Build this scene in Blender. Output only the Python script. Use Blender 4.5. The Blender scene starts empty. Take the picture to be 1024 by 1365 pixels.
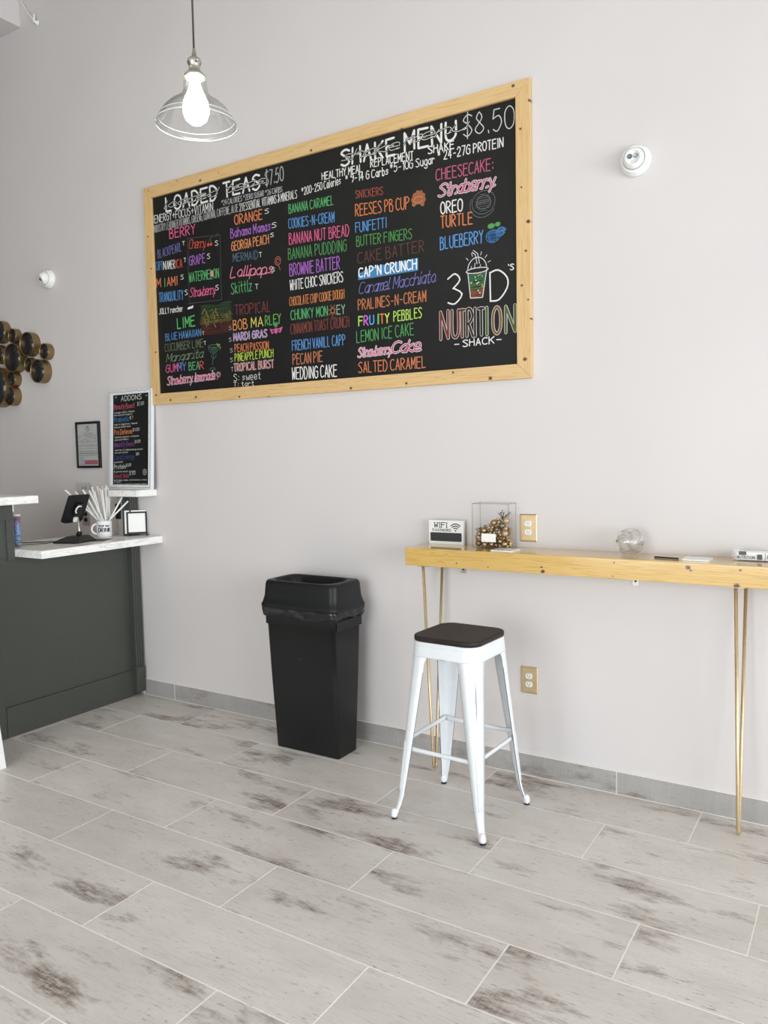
import bpy, bmesh, math, random
from mathutils import Vector, Matrix
random.seed(7)
sc = bpy.context.scene
COL = sc.collection
R_ = math.radians
# ---------------------------------------------------------------- camera
cam_d = bpy.data.cameras.new('camera'); cam = bpy.data.objects.new('camera', cam_d); COL.objects.link(cam)
yaw, pitch, roll = -0.559648, -0.0728646, -0.0191329
fw = Vector((math.sin(yaw)*math.cos(pitch), math.cos(yaw)*math.cos(pitch), math.sin(pitch)))
rt = Vector((math.cos(yaw), -math.sin(yaw), 0)); up = rt.cross(fw)
r2 = math.cos(roll)*rt + math.sin(roll)*up; u2 = -math.sin(roll)*rt + math.cos(roll)*up
cam.matrix_world = Matrix(((r2.x, u2.x, -fw.x, 0), (r2.y, u2.y, -fw.y, -3.35565), (r2.z, u2.z, -fw.z, 1.504), (0, 0, 0, 1)))
cam_d.sensor_fit = 'VERTICAL'; cam_d.sensor_height = 24.0; cam_d.lens = 24.0*1039.1/1365
cam_d.clip_start = .02
sc.camera = cam
# ---------------------------------------------------------------- sky, daylight, exposure
wd = bpy.data.worlds.new('sky'); sc.world = wd; wd.use_nodes = True
bgn = wd.node_tree.nodes['Background']; bgn.inputs[0].default_value = (.80, .90, 1, 1); bgn.inputs[1].default_value = .35
def area(name, loc, rot, sx, sy, power, color):
    l = bpy.data.lights.new(name, 'AREA'); l.shape = 'RECTANGLE'; l.size = sx; l.size_y = sy; l.energy = power; l.color = color
    o = bpy.data.objects.new(name, l); COL.objects.link(o); o.location = loc; o.rotation_euler = rot
    return o
area('daylight_right_window', (4.75, -3.2, 1.6), (0, R_(90), 0), 2.7, 5.0, 430, (.91, .965, 1))
area('daylight_front_window', (-1.5, -6.35, 1.5), (R_(90), 0, 0), 3.0, 2.6, 178, (.93, .97, 1))
area('ceiling_lamps_light', (-3.6, -3.2, 4.55), (0, 0, 0), 1.6, 1.6, 18, (1, .82, .62))
sc.view_settings.view_transform = 'Standard'; sc.view_settings.look = 'None'
sc.view_settings.gamma = 1; sc.view_settings.use_curve_mapping = False
sc.view_settings.exposure = -0.08
sc.cycles.transparent_max_bounces = 40; sc.cycles.max_bounces = 14; sc.cycles.transmission_bounces = 12
# ---------------------------------------------------------------- helpers
def lin(h):
    if not isinstance(h, str): return tuple(h)+(1,) if len(h) == 3 else tuple(h)
    v = [int(h[i:i+2], 16)/255 for i in (0, 2, 4)]
    return tuple(c/12.92 if c <= .04045 else ((c+.055)/1.055)**2.4 for c in v)+(1,)
class NT:
    def __init__(s, name):
        s.m = bpy.data.materials.new(name); s.m.use_nodes = True; s.t = s.m.node_tree; s.n = s.t.nodes; s.bs = s.n['Principled BSDF']; s.out = s.n['Material Output']
    def add(s, typ, **k):
        n = s.n.new(typ)
        for a, v in k.items():
            if a.startswith('i_'):
                key = a[2:]; key = int(key) if key.isdigit() else key.replace('_', ' ')
                n.inputs[key].default_value = v
            else: setattr(n, a, v)
        return n
    def l(s, a, b): s.t.links.new(a, b)
    def coord(s, scale=(1, 1, 1), rnd=False, kind='Object', loc=(0, 0, 0)):
        tc = s.add('ShaderNodeTexCoord'); mp = s.add('ShaderNodeMapping'); mp.inputs['Scale'].default_value = scale; mp.inputs['Location'].default_value = loc
        src = tc.outputs[kind]
        if rnd:
            oi = s.add('ShaderNodeObjectInfo'); mu = s.add('ShaderNodeVectorMath', operation='MULTIPLY'); mu.inputs[1].default_value = (37, 53, 11)
            cb = s.add('ShaderNodeCombineXYZ')
            for i in range(3): s.l(oi.outputs['Random'], cb.inputs[i])
            s.l(cb.outputs[0], mu.inputs[0]); ad = s.add('ShaderNodeVectorMath', operation='ADD'); s.l(src, ad.inputs[0]); s.l(mu.outputs[0], ad.inputs[1]); src = ad.outputs[0]
        s.l(src, mp.inputs['Vector']); return mp.outputs[0]
    def noise(s, vec, scale, detail=3, rough=.5):
        n = s.add('ShaderNodeTexNoise'); n.inputs['Scale'].default_value = scale; n.inputs['Detail'].default_value = detail; n.inputs['Roughness'].default_value = rough; s.l(vec, n.inputs['Vector']); return n.outputs['Fac']
    def ramp(s, f, *st):
        r = s.add('ShaderNodeValToRGB'); e = r.color_ramp.elements
        while len(e) < len(st): e.new(.5)
        for i, (p, c) in enumerate(st): e[i].position = p; e[i].color = lin(c) if not isinstance(c, float) else (c, c, c, 1)
        s.l(f, r.inputs[0]); return r.outputs[0]
    def mix(s, f, a, b, mode='MIX'):
        m = s.add('ShaderNodeMix', data_type='RGBA', blend_type=mode)
        for sk, v in ((m.inputs[0], f), (m.inputs[6], a), (m.inputs[7], b)):
            if hasattr(v, 'is_linked'): s.l(v, sk)
            else: sk.default_value = v if isinstance(v, (int, float)) else lin(v)
        return m.outputs[2]
    def math(s, op, a, b=0.0, clamp=False):
        m = s.add('ShaderNodeMath', operation=op); m.use_clamp = clamp
        for i, v in enumerate((a, b)):
            if hasattr(v, 'is_linked'): s.l(v, m.inputs[i])
            else: m.inputs[i].default_value = v
        return m.outputs[0]
    def bump(s, h, strength=.2, dist=.002):
        b = s.add('ShaderNodeBump'); b.inputs['Strength'].default_value = strength; b.inputs['Distance'].default_value = dist; s.l(h, b.inputs['Height']); s.l(b.outputs[0], s.bs.inputs['Normal'])
    def base(s, c):
        if hasattr(c, 'is_linked'): s.l(c, s.bs.inputs['Base Color'])
        else: s.bs.inputs['Base Color'].default_value = lin(c)
def simple(name, color, rough=.5, metal=0., ns=60, amt=.06, bmp=.05, spec=.5):
    k = NT(name); v = k.coord(); n = k.noise(v, ns, 3)
    c = lin(color); d = tuple(x*(1-amt) for x in c[:3]); b = tuple(min(1, x*(1+amt)) for x in c[:3])
    k.base(k.ramp(n, (.3, d), (.7, b))); k.bs.inputs['Roughness'].default_value = rough; k.bs.inputs['Metallic'].default_value = metal
    k.bs.inputs['Specular IOR Level'].default_value = spec
    if bmp: k.bump(n, bmp, .001)
    return k.m
def emit(name, color, strength):
    k = NT(name); k.base(color); k.bs.inputs['Emission Color'].default_value = lin(color); k.bs.inputs['Emission Strength'].default_value = strength; return k.m
def clear(name, tint='ffffff', base=.04, rim=.65, rough=.03):
    k = NT(name); fr = k.add('ShaderNodeLayerWeight'); fr.inputs['Blend'].default_value = .35
    f = k.math('ADD', k.math('MULTIPLY', k.math('POWER', fr.outputs['Facing'], 2.0), rim), base, True)
    tr = k.add('ShaderNodeBsdfTransparent'); tr.inputs[0].default_value = lin(tint); gl = k.add('ShaderNodeBsdfGlossy'); gl.inputs['Roughness'].default_value = rough
    ms = k.add('ShaderNodeMixShader'); k.l(f, ms.inputs[0]); k.l(tr.outputs[0], ms.inputs[1]); k.l(gl.outputs[0], ms.inputs[2]); k.l(ms.outputs[0], k.out.inputs['Surface'])
    return k.m
def pine(name, axis, light, mid, dark, rough=.35, knots=(), grain=1.0, coat=0.):
    k = NT(name); sc_ = [16, 16, 16]; sc_[axis] = .55
    v = k.coord(tuple(sc_)); n1 = k.noise(v, 1.6*grain, 4, .6)
    w = k.math('FRACT', k.math('MULTIPLY', n1, 11.0))
    s2 = [160, 160, 160]; s2[axis] = 5; n2 = k.noise(k.coord(tuple(s2)), 1, 3)
    col = k.ramp(w, (0, light), (.55, light), (.85, mid), (1, light))
    col = k.mix(k.math('MULTIPLY', n2, .35), col, mid)
    for (x, z, r) in knots:
        tc = k.add('ShaderNodeTexCoord'); sp = k.add('ShaderNodeSeparateXYZ'); k.l(tc.outputs['Object'], sp.inputs[0])
        dx = k.math('SUBTRACT', sp.outputs[0], x); dz = k.math('SUBTRACT', sp.outputs[2], z)
        d = k.math('SQRT', k.math('ADD', k.math('MULTIPLY', dx, dx), k.math('MULTIPLY', k.math('MULTIPLY', dz, dz), 1.4)))
        d = k.math('ADD', k.math('DIVIDE', d, r), k.math('MULTIPLY', k.noise(k.coord((1, 1, 1)), 90, 2), .5))
        f = k.ramp(d, (.0, .55), (.45, .95), (.85, .7), (1.0, .25), (1.9 if False else .999, .0))
        f2 = k.math('MULTIPLY', k.math('SUBTRACT', 1.25, d, True), 2.2, True)
        col = k.mix(f2, col, dark)
    k.base(col); k.bs.inputs['Roughness'].default_value = rough; k.bs.inputs['Coat Weight'].default_value = coat; k.bs.inputs['Coat Roughness'].default_value = .08
    k.bump(n2, .08, .001); return k.m
# ---- mesh builders (world coordinates)
def tf(bm, vs, M): bmesh.ops.transform(bm, matrix=M, verts=vs)
def box(bm, x0, x1, y0, y1, z0, z1, bev=0., seg=2, M=None):
    r = bmesh.ops.create_cube(bm, size=1); vs = r['verts']
    for v in vs: v.co = Vector(((x0+x1)/2+v.co.x*(x1-x0), (y0+y1)/2+v.co.y*(y1-y0), (z0+z1)/2+v.co.z*(z1-z0)))
    if bev:
        es = list({e for v in vs for e in v.link_edges})
        rr = bmesh.ops.bevel(bm, geom=es+vs, offset=bev, segments=seg, affect='EDGES', profile=.5)
        vs = list({v for f in rr['faces'] for v in f.verts} | {v for v in vs if v.is_valid})
    if M is not None: tf(bm, vs, M)
    return vs
def lathe(bm, prof, c=(0, 0, 0), n=32, M=None, cap=True, sm=True):
    rings = []; vs = []
    for r, z in prof:
        ring = [bm.verts.new((c[0]+r*math.cos(2*math.pi*i/n), c[1]+r*math.sin(2*math.pi*i/n), c[2]+z)) for i in range(n)] if r > 1e-6 else [bm.verts.new((c[0], c[1], c[2]+z))]
        rings.append(ring); vs += ring
    for a, b in zip(rings, rings[1:]):
        for i in range(n):
            j = (i+1) % n
            if len(a) == 1 and len(b) == 1: continue
            if len(a) == 1: f = bm.faces.new((a[0], b[j], b[i]))
            elif len(b) == 1: f = bm.faces.new((a[i], a[j], b[0]))
            else: f = bm.faces.new((a[i], a[j], b[j], b[i]))
            f.smooth = sm
    if cap:
        for rg, fl in ((rings[0], True), (rings[-1], False)):
            if len(rg) > 1: bm.faces.new(rg[::-1] if fl else rg)
    if M is not None: tf(bm, vs, M)
    return vs
def tube(bm, pts, r, n=8, closed=False, cap=True):
    pts = [Vector(p) for p in pts]; N = len(pts); rings = []; prev = None
    for i, p in enumerate(pts):
        if closed: t = (pts[(i+1) % N]-pts[i-1])
        else: t = pts[min(i+1, N-1)]-pts[max(i-1, 0)]
        t.normalize()
        if prev is None: a = Vector((0, 0, 1)) if abs(t.z) < .9 else Vector((1, 0, 0)); nx = t.cross(a).normalized()
        else: nx = (prev - t*prev.dot(t)).normalized()
        prev = nx; ny = t.cross(nx); rr = r[i] if isinstance(r, (list, tuple)) else r
        rings.append([bm.verts.new(p+nx*rr*math.cos(2*math.pi*k/n)+ny*rr*math.sin(2*math.pi*k/n)) for k in range(n)])
    prs = list(zip(rings, rings[1:]))+([(rings[-1], rings[0])] if closed else [])
    for a, b in prs:
        for k in range(n): bm.faces.new((a[k], a[(k+1) % n], b[(k+1) % n], b[k])).smooth = True
    if cap and not closed: bm.faces.new(rings[0][::-1]); bm.faces.new(rings[-1])
    return [v for g in rings for v in g]
def rrect(w, d, r, n=5):
    out = []; w2, d2 = w/2-r, d/2-r
    for cx, cy, a0 in ((w2, d2, 0), (-w2, d2, 90), (-w2, -d2, 180), (w2, -d2, 270)):
        for i in range(n+1): a = R_(a0+90*i/n); out.append((cx+r*math.cos(a), cy+r*math.sin(a)))
    return out
def loft(bm, rings, cap0=True, cap1=True, sm=True):
    R = [[bm.verts.new(p) for p in rg] for rg in rings]; n = len(R[0])
    for a, b in zip(R, R[1:]):
        for k in range(n): bm.faces.new((a[k], a[(k+1) % n], b[(k+1) % n], b[k])).smooth = sm
    if cap0: bm.faces.new(R[0][::-1])
    if cap1: bm.faces.new(R[-1])
    return [v for g in R for v in g]
def prism(bm, pts, M=None, depth=.01):
    """closed outline in x,z; extruded along y by depth"""
    a = [bm.verts.new((x, 0, z)) for x, z in pts]; b = [bm.verts.new((x, depth, z)) for x, z in pts]; n = len(a)
    bm.faces.new(a); bm.faces.new(b[::-1])
    for i in range(n): bm.faces.new((a[i], b[i], b[(i+1) % n], a[(i+1) % n]))
    if M is not None: tf(bm, a+b, M)
    return a+b
ORG = {}
def obj(name, bm, mats, parent=None, org=None, auto=True):
    """link a bmesh (authored in world coordinates) as one mesh object; org: its own origin"""
    off = Vector((0, 0, 0)); p = parent
    base = ORG.get(parent.name, Vector((0, 0, 0))) if parent else Vector((0, 0, 0))
    o_w = Vector(org) if org is not None else base
    for v in bm.verts: v.co -= o_w
    bmesh.ops.recalc_face_normals(bm, faces=bm.faces) if auto else None
    me = bpy.data.meshes.new(name); bm.to_mesh(me); bm.free()
    for m in (mats if isinstance(mats, (list, tuple)) else [mats]): me.materials.append(m)
    o = bpy.data.objects.new(name, me); COL.objects.link(o); o.location = o_w-base
    if parent: o.parent = parent
    ORG[o.name] = o_w
    return o
def tag(o, label, cat, group=None):
    o['label'] = label; o['category'] = cat
    if group: o['group'] = group
    return o
def thing(name, label, cat, loc, group=None):
    o = bpy.data.objects.new(name, None); COL.objects.link(o); o.location = loc; o.empty_display_size = .05
    ORG[o.name] = Vector(loc); return tag(o, label, cat, group)
def struct(name, bm, m, parent=None, org=None):
    o = obj(name, bm, m, parent, org)
    if not parent: o['kind'] = 'structure'
    return o
def B(*a, **k):
    bm = bmesh.new(); box(bm, *a, **k); return bm
# ---------------------------------------------------------------- measured data
MENU=[
('LOADED TEAS', -3.578, 2.967, -2.846, 2.959, 0.077, 'e6e6e2', 'b', 0.011),
('loaded teas', -3.611, 2.984, -2.835, 2.98, 0.043, 'e6e6e2', 's', 0.0022),
('$7.50', -2.812, 2.967, -2.685, 2.969, 0.074, 'b9bcbc', '', 0.0045),
('ENERGY+FOCUS+VITAMIN', -3.68, 2.916, -3.2, 2.907, 0.044, 'e6e6e2', '', 0.004),
('*24 CALORIES *ZERO SUGAR *26 CARBS', -3.136, 2.921, -2.696, 2.914, 0.028, 'b9bcbc', '', 0.003),
('INDUSTRY LEADING B VITAMINS, GINSENG, GUARANA, CAFFEINE, ALOE', -3.686, 2.862, -3.012, 2.867, 0.041, 'b9bcbc', '', 0.003),
('21 ESSENTIAL VITAMINS & MINERALS', -3.002, 2.865, -2.599, 2.863, 0.042, 'e6e6e2', '', 0.0035),
('BERRY', -3.557, 2.807, -3.343, 2.803, 0.051, 'e0568c', '', 0.006),
('ORANGE', -3.04, 2.8, -2.838, 2.797, 0.051, 'dd7a45', '', 0.006),
('S', -2.821, 2.82, -2.79, 2.82, 0.025, 'e6e6e2', '', 0.003),
('Bahama Mamas', -3.074, 2.733, -2.783, 2.728, 0.049, 'a45fc2', '', 0.005),
('S', -2.775, 2.737, -2.741, 2.738, 0.027, 'e6e6e2', '', 0.003),
('GEORGIA PEACH', -3.07, 2.662, -2.799, 2.66, 0.048, 'e89050', '', 0.005),
('S', -2.787, 2.691, -2.762, 2.691, 0.021, 'e6e6e2', '', 0.003),
('BLACKPEARL', -3.664, 2.708, -3.46, 2.722, 0.048, '6a6aa8', '', 0.0045),
('T', -3.455, 2.75, -3.432, 2.751, 0.022, 'e6e6e2', '', 0.003),
('CAPT', -3.682, 2.639, -3.626, 2.637, 0.049, '4f94d6', '', 0.005),
('N', -3.619, 2.635, -3.597, 2.633, 0.048, 'e6e6e2', '', 0.005),
('AMER', -3.589, 2.633, -3.522, 2.63, 0.048, 'e6e6e2', '', 0.005),
('ICA', -3.517, 2.63, -3.46, 2.627, 0.048, 'd0483c', '', 0.005),
('T', -3.447, 2.654, -3.427, 2.653, 0.023, 'e6e6e2', '', 0.003),
('M', -3.683, 2.539, -3.643, 2.538, 0.051, 'dd7a45', '', 0.006),
('I', -3.626, 2.536, -3.599, 2.534, 0.046, '52b06a', '', 0.006),
('AMI', -3.593, 2.535, -3.503, 2.531, 0.051, 'dd7a45', '', 0.006),
('S', -3.477, 2.558, -3.452, 2.557, 0.027, 'e6e6e2', '', 0.003),
('TRANQUILITY', -3.667, 2.449, -3.461, 2.442, 0.054, '4f94d6', '', 0.005),
('S', -3.449, 2.464, -3.424, 2.464, 0.03, 'e6e6e2', '', 0.003),
('JOLLY rancher', -3.671, 2.377, -3.47, 2.374, 0.033, 'e6e6e2', '', 0.005),
('Cherry', -3.403, 2.724, -3.276, 2.713, 0.051, 'd0483c', 's', 0.004),
('S', -3.195, 2.709, -3.17, 2.707, 0.028, 'e6e6e2', '', 0.003),
('GRAPE', -3.403, 2.627, -3.276, 2.627, 0.052, 'a45fc2', '', 0.005),
('S', -3.259, 2.645, -3.235, 2.644, 0.029, 'e6e6e2', '', 0.003),
('WATERMELON', -3.408, 2.535, -3.172, 2.529, 0.052, '52b06a', '', 0.005),
('Strawberry', -3.409, 2.447, -3.212, 2.442, 0.052, 'e0568c', 's', 0.0045),
('S', -3.202, 2.461, -3.177, 2.461, 0.029, 'e6e6e2', '', 0.003),
('LIME', -3.52, 2.278, -3.373, 2.28, 0.058, '58c46c', '', 0.0065),
('BLUE HAWAIIAN', -3.624, 2.216, -3.328, 2.218, 0.04, '4f94d6', '', 0.004),
('T', -3.321, 2.221, -3.302, 2.221, 0.02, 'e6e6e2', '', 0.003),
('CUCUMBER LIME', -3.633, 2.151, -3.315, 2.153, 0.045, '6f7f60', '', 0.0035),
('T', -3.31, 2.163, -3.291, 2.163, 0.02, 'e6e6e2', '', 0.003),
('Margarita', -3.628, 2.087, -3.331, 2.092, 0.049, '7f9a78', 's', 0.0032),
('GUM', -3.631, 2.026, -3.53, 2.029, 0.045, 'e0568c', '', 0.005),
('MY', -3.527, 2.028, -3.46, 2.028, 0.044, '6a80d0', '', 0.005),
('BEA', -3.438, 2.027, -3.35, 2.027, 0.044, '58b070', '', 0.005),
('R', -3.347, 2.027, -3.315, 2.027, 0.043, 'd05050', '', 0.005),
('Strawberry lemonade', -3.627, 1.95, -3.239, 1.96, 0.05, 'e0568c', 'so', 0.0045),
('MERMAID', -3.061, 2.601, -2.879, 2.591, 0.043, '55708a', '', 0.004),
('T', -2.872, 2.598, -2.849, 2.597, 0.025, 'e6e6e2', '', 0.003),
('Lollipops', -3.087, 2.518, -2.791, 2.499, 0.056, 'e87a9c', 's', 0.0055),
('S', -2.785, 2.508, -2.763, 2.507, 0.021, 'e6e6e2', '', 0.003),
('Skittlz', -3.083, 2.424, -2.929, 2.425, 0.06, '58b070', '', 0.0045),
('T', -2.907, 2.431, -2.881, 2.429, 0.026, 'e6e6e2', '', 0.003),
('TROPICAL', -3.059, 2.305, -2.796, 2.299, 0.055, '8a4040', '', 0.004),
('BOB', -3.077, 2.224, -2.971, 2.224, 0.053, 'e09040', '', 0.0055),
('MA', -2.942, 2.225, -2.855, 2.225, 0.052, 'd8cc50', '', 0.0055),
('RLEY', -2.841, 2.226, -2.73, 2.227, 0.051, '60a850', '', 0.0055),
('MARDI GRAS', -3.077, 2.165, -2.83, 2.164, 0.04, 'a45fc2', 'o', 0.0045),
('PEACH PASSION', -3.071, 2.101, -2.821, 2.097, 0.042, 'dd7a45', '', 0.005),
('PINEAPPLE PUNCH', -3.073, 2.049, -2.79, 2.052, 0.042, 'b8d838', '', 0.0045),
('TROPICAL BURST', -3.082, 1.994, -2.79, 1.994, 0.042, 'd0484c', 'o', 0.004),
('S: sweet', -3.087, 1.939, -2.884, 1.938, 0.038, 'e6e6e2', '', 0.003),
('T: tart', -3.088, 1.909, -2.936, 1.906, 0.024, 'e6e6e2', '', 0.003),
('S', -3.11, 2.229, -3.089, 2.229, 0.022, 'b9bcbc', '', 0.0025),
('S', -3.113, 2.163, -3.092, 2.163, 0.022, 'b9bcbc', '', 0.0025),
('S', -3.107, 2.102, -3.086, 2.103, 0.022, 'b9bcbc', '', 0.0025),
('S', -3.109, 2.049, -3.088, 2.05, 0.022, 'b9bcbc', '', 0.0025),
('T', -3.106, 1.996, -3.084, 1.996, 0.022, 'b9bcbc', '', 0.0025),
('BANANA CARAMEL', -2.657, 2.794, -2.363, 2.787, 0.045, '52b06a', '', 0.0045),
('COOKIES-N-CREAM', -2.66, 2.715, -2.361, 2.7, 0.051, '4f94d6', '', 0.005),
('BANANA NUT BREAD', -2.66, 2.633, -2.272, 2.616, 0.056, 'e0568c', '', 0.0045),
('BANANA PUDDDING', -2.669, 2.555, -2.289, 2.544, 0.057, '4f9a58', '', 0.0042),
('BROWNIE BATTER', -2.662, 2.468, -2.333, 2.461, 0.062, 'a45fc2', '', 0.005),
('WHITE CHOC SNICKERS', -2.661, 2.393, -2.315, 2.393, 0.052, 'e6e6e2', '', 0.0052),
('CHOCOLATE CHIP COOKIE DOUGH', -2.668, 2.311, -2.31, 2.309, 0.046, 'e08840', '', 0.0048),
('CHUNKY MON', -2.661, 2.237, -2.417, 2.233, 0.05, '52b06a', '', 0.0048),
('EY', -2.359, 2.233, -2.307, 2.231, 0.046, '9ab89a', '', 0.0045),
('CINNAMON TOAST CRUNCH', -2.666, 2.161, -2.284, 2.163, 0.054, '8c443c', '', 0.0036),
('FRENCH VANILL CAPP', -2.659, 2.074, -2.311, 2.074, 0.052, '4f94d6', '', 0.005),
('PECAN PIE', -2.656, 1.999, -2.458, 2.0, 0.055, 'c87850', '', 0.005),
('WEDDING CAKE', -2.664, 1.921, -2.367, 1.916, 0.061, 'e6e6e2', '', 0.006),
('HEALTHY MEAL', -2.434, 2.923, -2.183, 2.914, 0.035, 'e6e6e2', '', 0.0055),
('REPLACEMENT', -2.136, 2.925, -1.891, 2.911, 0.038, 'e6e6e2', '', 0.0052),
('SHAKE', -1.81, 2.919, -1.673, 2.915, 0.034, 'e6e6e2', '', 0.0055),
('*200-250 Calories', -2.569, 2.87, -2.316, 2.879, 0.038, 'e6e6e2', '', 0.0042),
('* 9-14 G Carbs', -2.289, 2.876, -2.033, 2.869, 0.039, 'e6e6e2', '', 0.0045),
('*5-10G Sugar', -2.025, 2.876, -1.777, 2.869, 0.039, 'e6e6e2', '', 0.0042),
('* 24-27G PROTEIN', -1.763, 2.878, -1.428, 2.869, 0.041, 'e6e6e2', '', 0.0048),
('SHAKE', -2.309, 2.965, -1.99, 2.955, 0.079, 'e6e6e2', 'b', 0.011),
('shake', -2.313, 2.987, -1.989, 2.978, 0.046, 'e6e6e2', 's', 0.0025),
('MENU', -1.937, 2.96, -1.659, 2.953, 0.084, 'e6e6e2', 'b', 0.011),
('menu', -1.945, 2.989, -1.633, 2.986, 0.046, 'e6e6e2', 's', 0.0025),
('$8.50', -1.625, 2.955, -1.373, 2.94, 0.095, 'cfd2d2', '', 0.0045),
('SNICKERS', -2.229, 2.792, -2.065, 2.78, 0.037, 'a05038', '', 0.004),
('REESES PB CUP', -2.231, 2.705, -1.917, 2.687, 0.056, 'd87a3c', '', 0.005),
('FUNFETTI', -2.233, 2.625, -2.048, 2.62, 0.048, '4f94d6', '', 0.0045),
('BUTTER FINGERS', -2.229, 2.556, -1.906, 2.543, 0.049, '4f9a50', '', 0.0042),
('CAKE BATTER', -2.222, 2.47, -1.839, 2.473, 0.054, '74483e', '', 0.0035),
("CAP'N CRUNCH", -2.217, 2.4, -1.881, 2.397, 0.047, 'f4f6f6', 'b', 0.0085),
('Caramel Macchiato', -2.222, 2.318, -1.79, 2.322, 0.057, '7878c0', 's', 0.0036),
('PRALINES-N-CREAM', -2.227, 2.24, -1.833, 2.238, 0.051, 'cc7848', '', 0.0048),
('F', -2.226, 2.161, -2.199, 2.16, 0.045, 'a8e040', '', 0.0085),
('R', -2.193, 2.161, -2.167, 2.16, 0.045, 'd060d0', '', 0.0085),
('U', -2.158, 2.16, -2.132, 2.16, 0.045, '50a0e8', '', 0.0085),
('I', -2.121, 2.16, -2.095, 2.16, 0.045, '60d060', '', 0.0085),
('T', -2.098, 2.16, -2.072, 2.159, 0.045, 'e8703c', '', 0.0085),
('Y', -2.067, 2.16, -2.042, 2.159, 0.044, 'c8e040', '', 0.0085),
('PEBBLES', -2.018, 2.161, -1.858, 2.163, 0.048, 'b8e050', '', 0.0065),
('LEMON ICE CAKE', -2.241, 2.078, -1.903, 2.086, 0.056, '4fa85c', '', 0.0042),
('Strawberry', -2.236, 2.003, -2.041, 2.006, 0.046, 'e07aa0', 'so', 0.006),
('Cake', -2.033, 2.007, -1.881, 2.006, 0.054, 'c04a78', 'so', 0.0075),
('SALTED CARAMEL', -2.232, 1.924, -1.838, 1.923, 0.054, 'd87a48', '', 0.005),
('CHEESECAKE:', -1.77, 2.788, -1.477, 2.779, 0.052, 'c0567c', '', 0.005),
('Straberry', -1.761, 2.711, -1.483, 2.706, 0.056, 'c85a88', 'so', 0.007),
('OREO', -1.748, 2.63, -1.633, 2.626, 0.054, 'e6e6e2', '', 0.006),
('TURTLE', -1.749, 2.568, -1.583, 2.558, 0.053, 'd87a40', '', 0.006),
('BLUEBERRY', -1.754, 2.468, -1.531, 2.466, 0.055, '4f94d6', '', 0.0065),
('3', -1.714, 2.204, -1.633, 2.206, 0.137, 'e6e6e2', '', 0.007),
('D', -1.498, 2.199, -1.405, 2.206, 0.129, 'e6e6e2', '', 0.007),
("'S", -1.412, 2.325, -1.381, 2.323, 0.026, 'e6e6e2', '', 0.005),
('N', -1.757, 2.049, -1.712, 2.049, 0.13, '7a3428', 'o', 0.0115),
('U', -1.697, 2.049, -1.658, 2.049, 0.128, '7a3428', 'o', 0.0115),
('T', -1.66, 2.049, -1.625, 2.049, 0.126, '6a3c28', 'o', 0.0115),
('R', -1.619, 2.049, -1.584, 2.049, 0.125, '463028', 'o', 0.0115),
('I', -1.582, 2.049, -1.572, 2.049, 0.124, '2a2a28', 'o', 0.0115),
('T', -1.559, 2.049, -1.529, 2.049, 0.123, '2f332c', 'o', 0.0115),
('I', -1.522, 2.049, -1.512, 2.049, 0.121, '4a6a34', 'o', 0.0115),
('O', -1.486, 2.049, -1.445, 2.049, 0.12, '86602c', 'o', 0.0115),
('N', -1.424, 2.049, -1.373, 2.049, 0.118, '5a6c34', 'o', 0.0115),
('SHACK', -1.64, 2.004, -1.48, 2.006, 0.031, 'e6e6e2', '', 0.005),
('-', -1.69, 2.004, -1.651, 2.005, 0.031, 'e6e6e2', '', 0.0045),
('-', -1.475, 2.007, -1.438, 2.007, 0.03, 'e6e6e2', '', 0.0045),
]
ICON={'cup': (-1.868, 2.719), 'cookie': (-1.529, 2.645), 'berry': (-1.472, 2.498), 'glass': (-1.566, 2.275), 'glasst': (-1.566, 2.338), 'patch0': (-3.335, 2.388), 'patch1': (-3.078, 2.377), 'patch2': (-3.332, 2.237), 'patch3': (-3.115, 2.221), 'marg': (-3.234, 2.131), 'margb': (-3.248, 2.014), 'lolly': (-2.741, 2.559), 'lollyb': (-2.726, 2.508), 'mask': (-2.768, 2.189), 'cherry': (-3.237, 2.723), 'candy': (-3.408, 2.385), 'monkey': (-2.386, 2.255), 'box0': (-3.411, 2.784), 'box1': (-3.155, 2.763), 'box2': (-3.16, 2.403), 'box3': (-3.417, 2.411), 'cap0': (-2.224, 2.389), 'cap1': (-1.876, 2.388), 'cap2': (-1.875, 2.448), 'cap3': (-2.157, 2.439), 'rose': (-3.203, 1.985), 'melon': (-3.226, 2.558)}
FRAME_KNOTS=[(-3.465, 3.119, 0.006), (-3.281, 3.083, 0.011), (-3.138, 3.097, 0.005), (-2.49, 3.079, 0.01), (-3.729, 2.843, 0.008), (-3.708, 3.109, 0.006), (-1.376, 3.113, 0.01), (-1.949, 3.062, 0.007), (-1.301, 3.033, 0.009), (-1.343, 2.922, 0.007), (-1.34, 2.672, 0.006), (-1.309, 2.519, 0.012), (-3.71, 2.651, 0.007), (-3.701, 2.153, 0.009), (-3.714, 1.895, 0.009), (-3.589, 1.859, 0.01), (-3.377, 1.865, 0.01), (-3.037, 1.848, 0.009), (-2.824, 1.836, 0.007), (-2.274, 1.849, 0.01), (-1.945, 1.853, 0.009), (-1.688, 1.887, 0.008), (-1.497, 1.847, 0.012), (-1.328, 1.92, 0.012), (-1.299, 2.096, 0.006), (-1.341, 2.246, 0.008), (-1.321, 2.394, 0.008), (-1.311, 2.18, 0.006)]
BAR_KNOTS=[(-1.174, 0.999, 0.011), (-1.18, 1.017, 0.006), (-1.582, 1.01, 0.005), (-1.427, 1.002, 0.004), (-0.59, 1.051, 0.012), (-0.58, 1.04, 0.006), (-0.873, 1.054, 0.005), (-0.879, 0.998, 0.004), (-0.418, 0.992, 0.014), (-0.406, 1.052, 0.006), (-0.347, 0.983, 0.004)]
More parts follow.
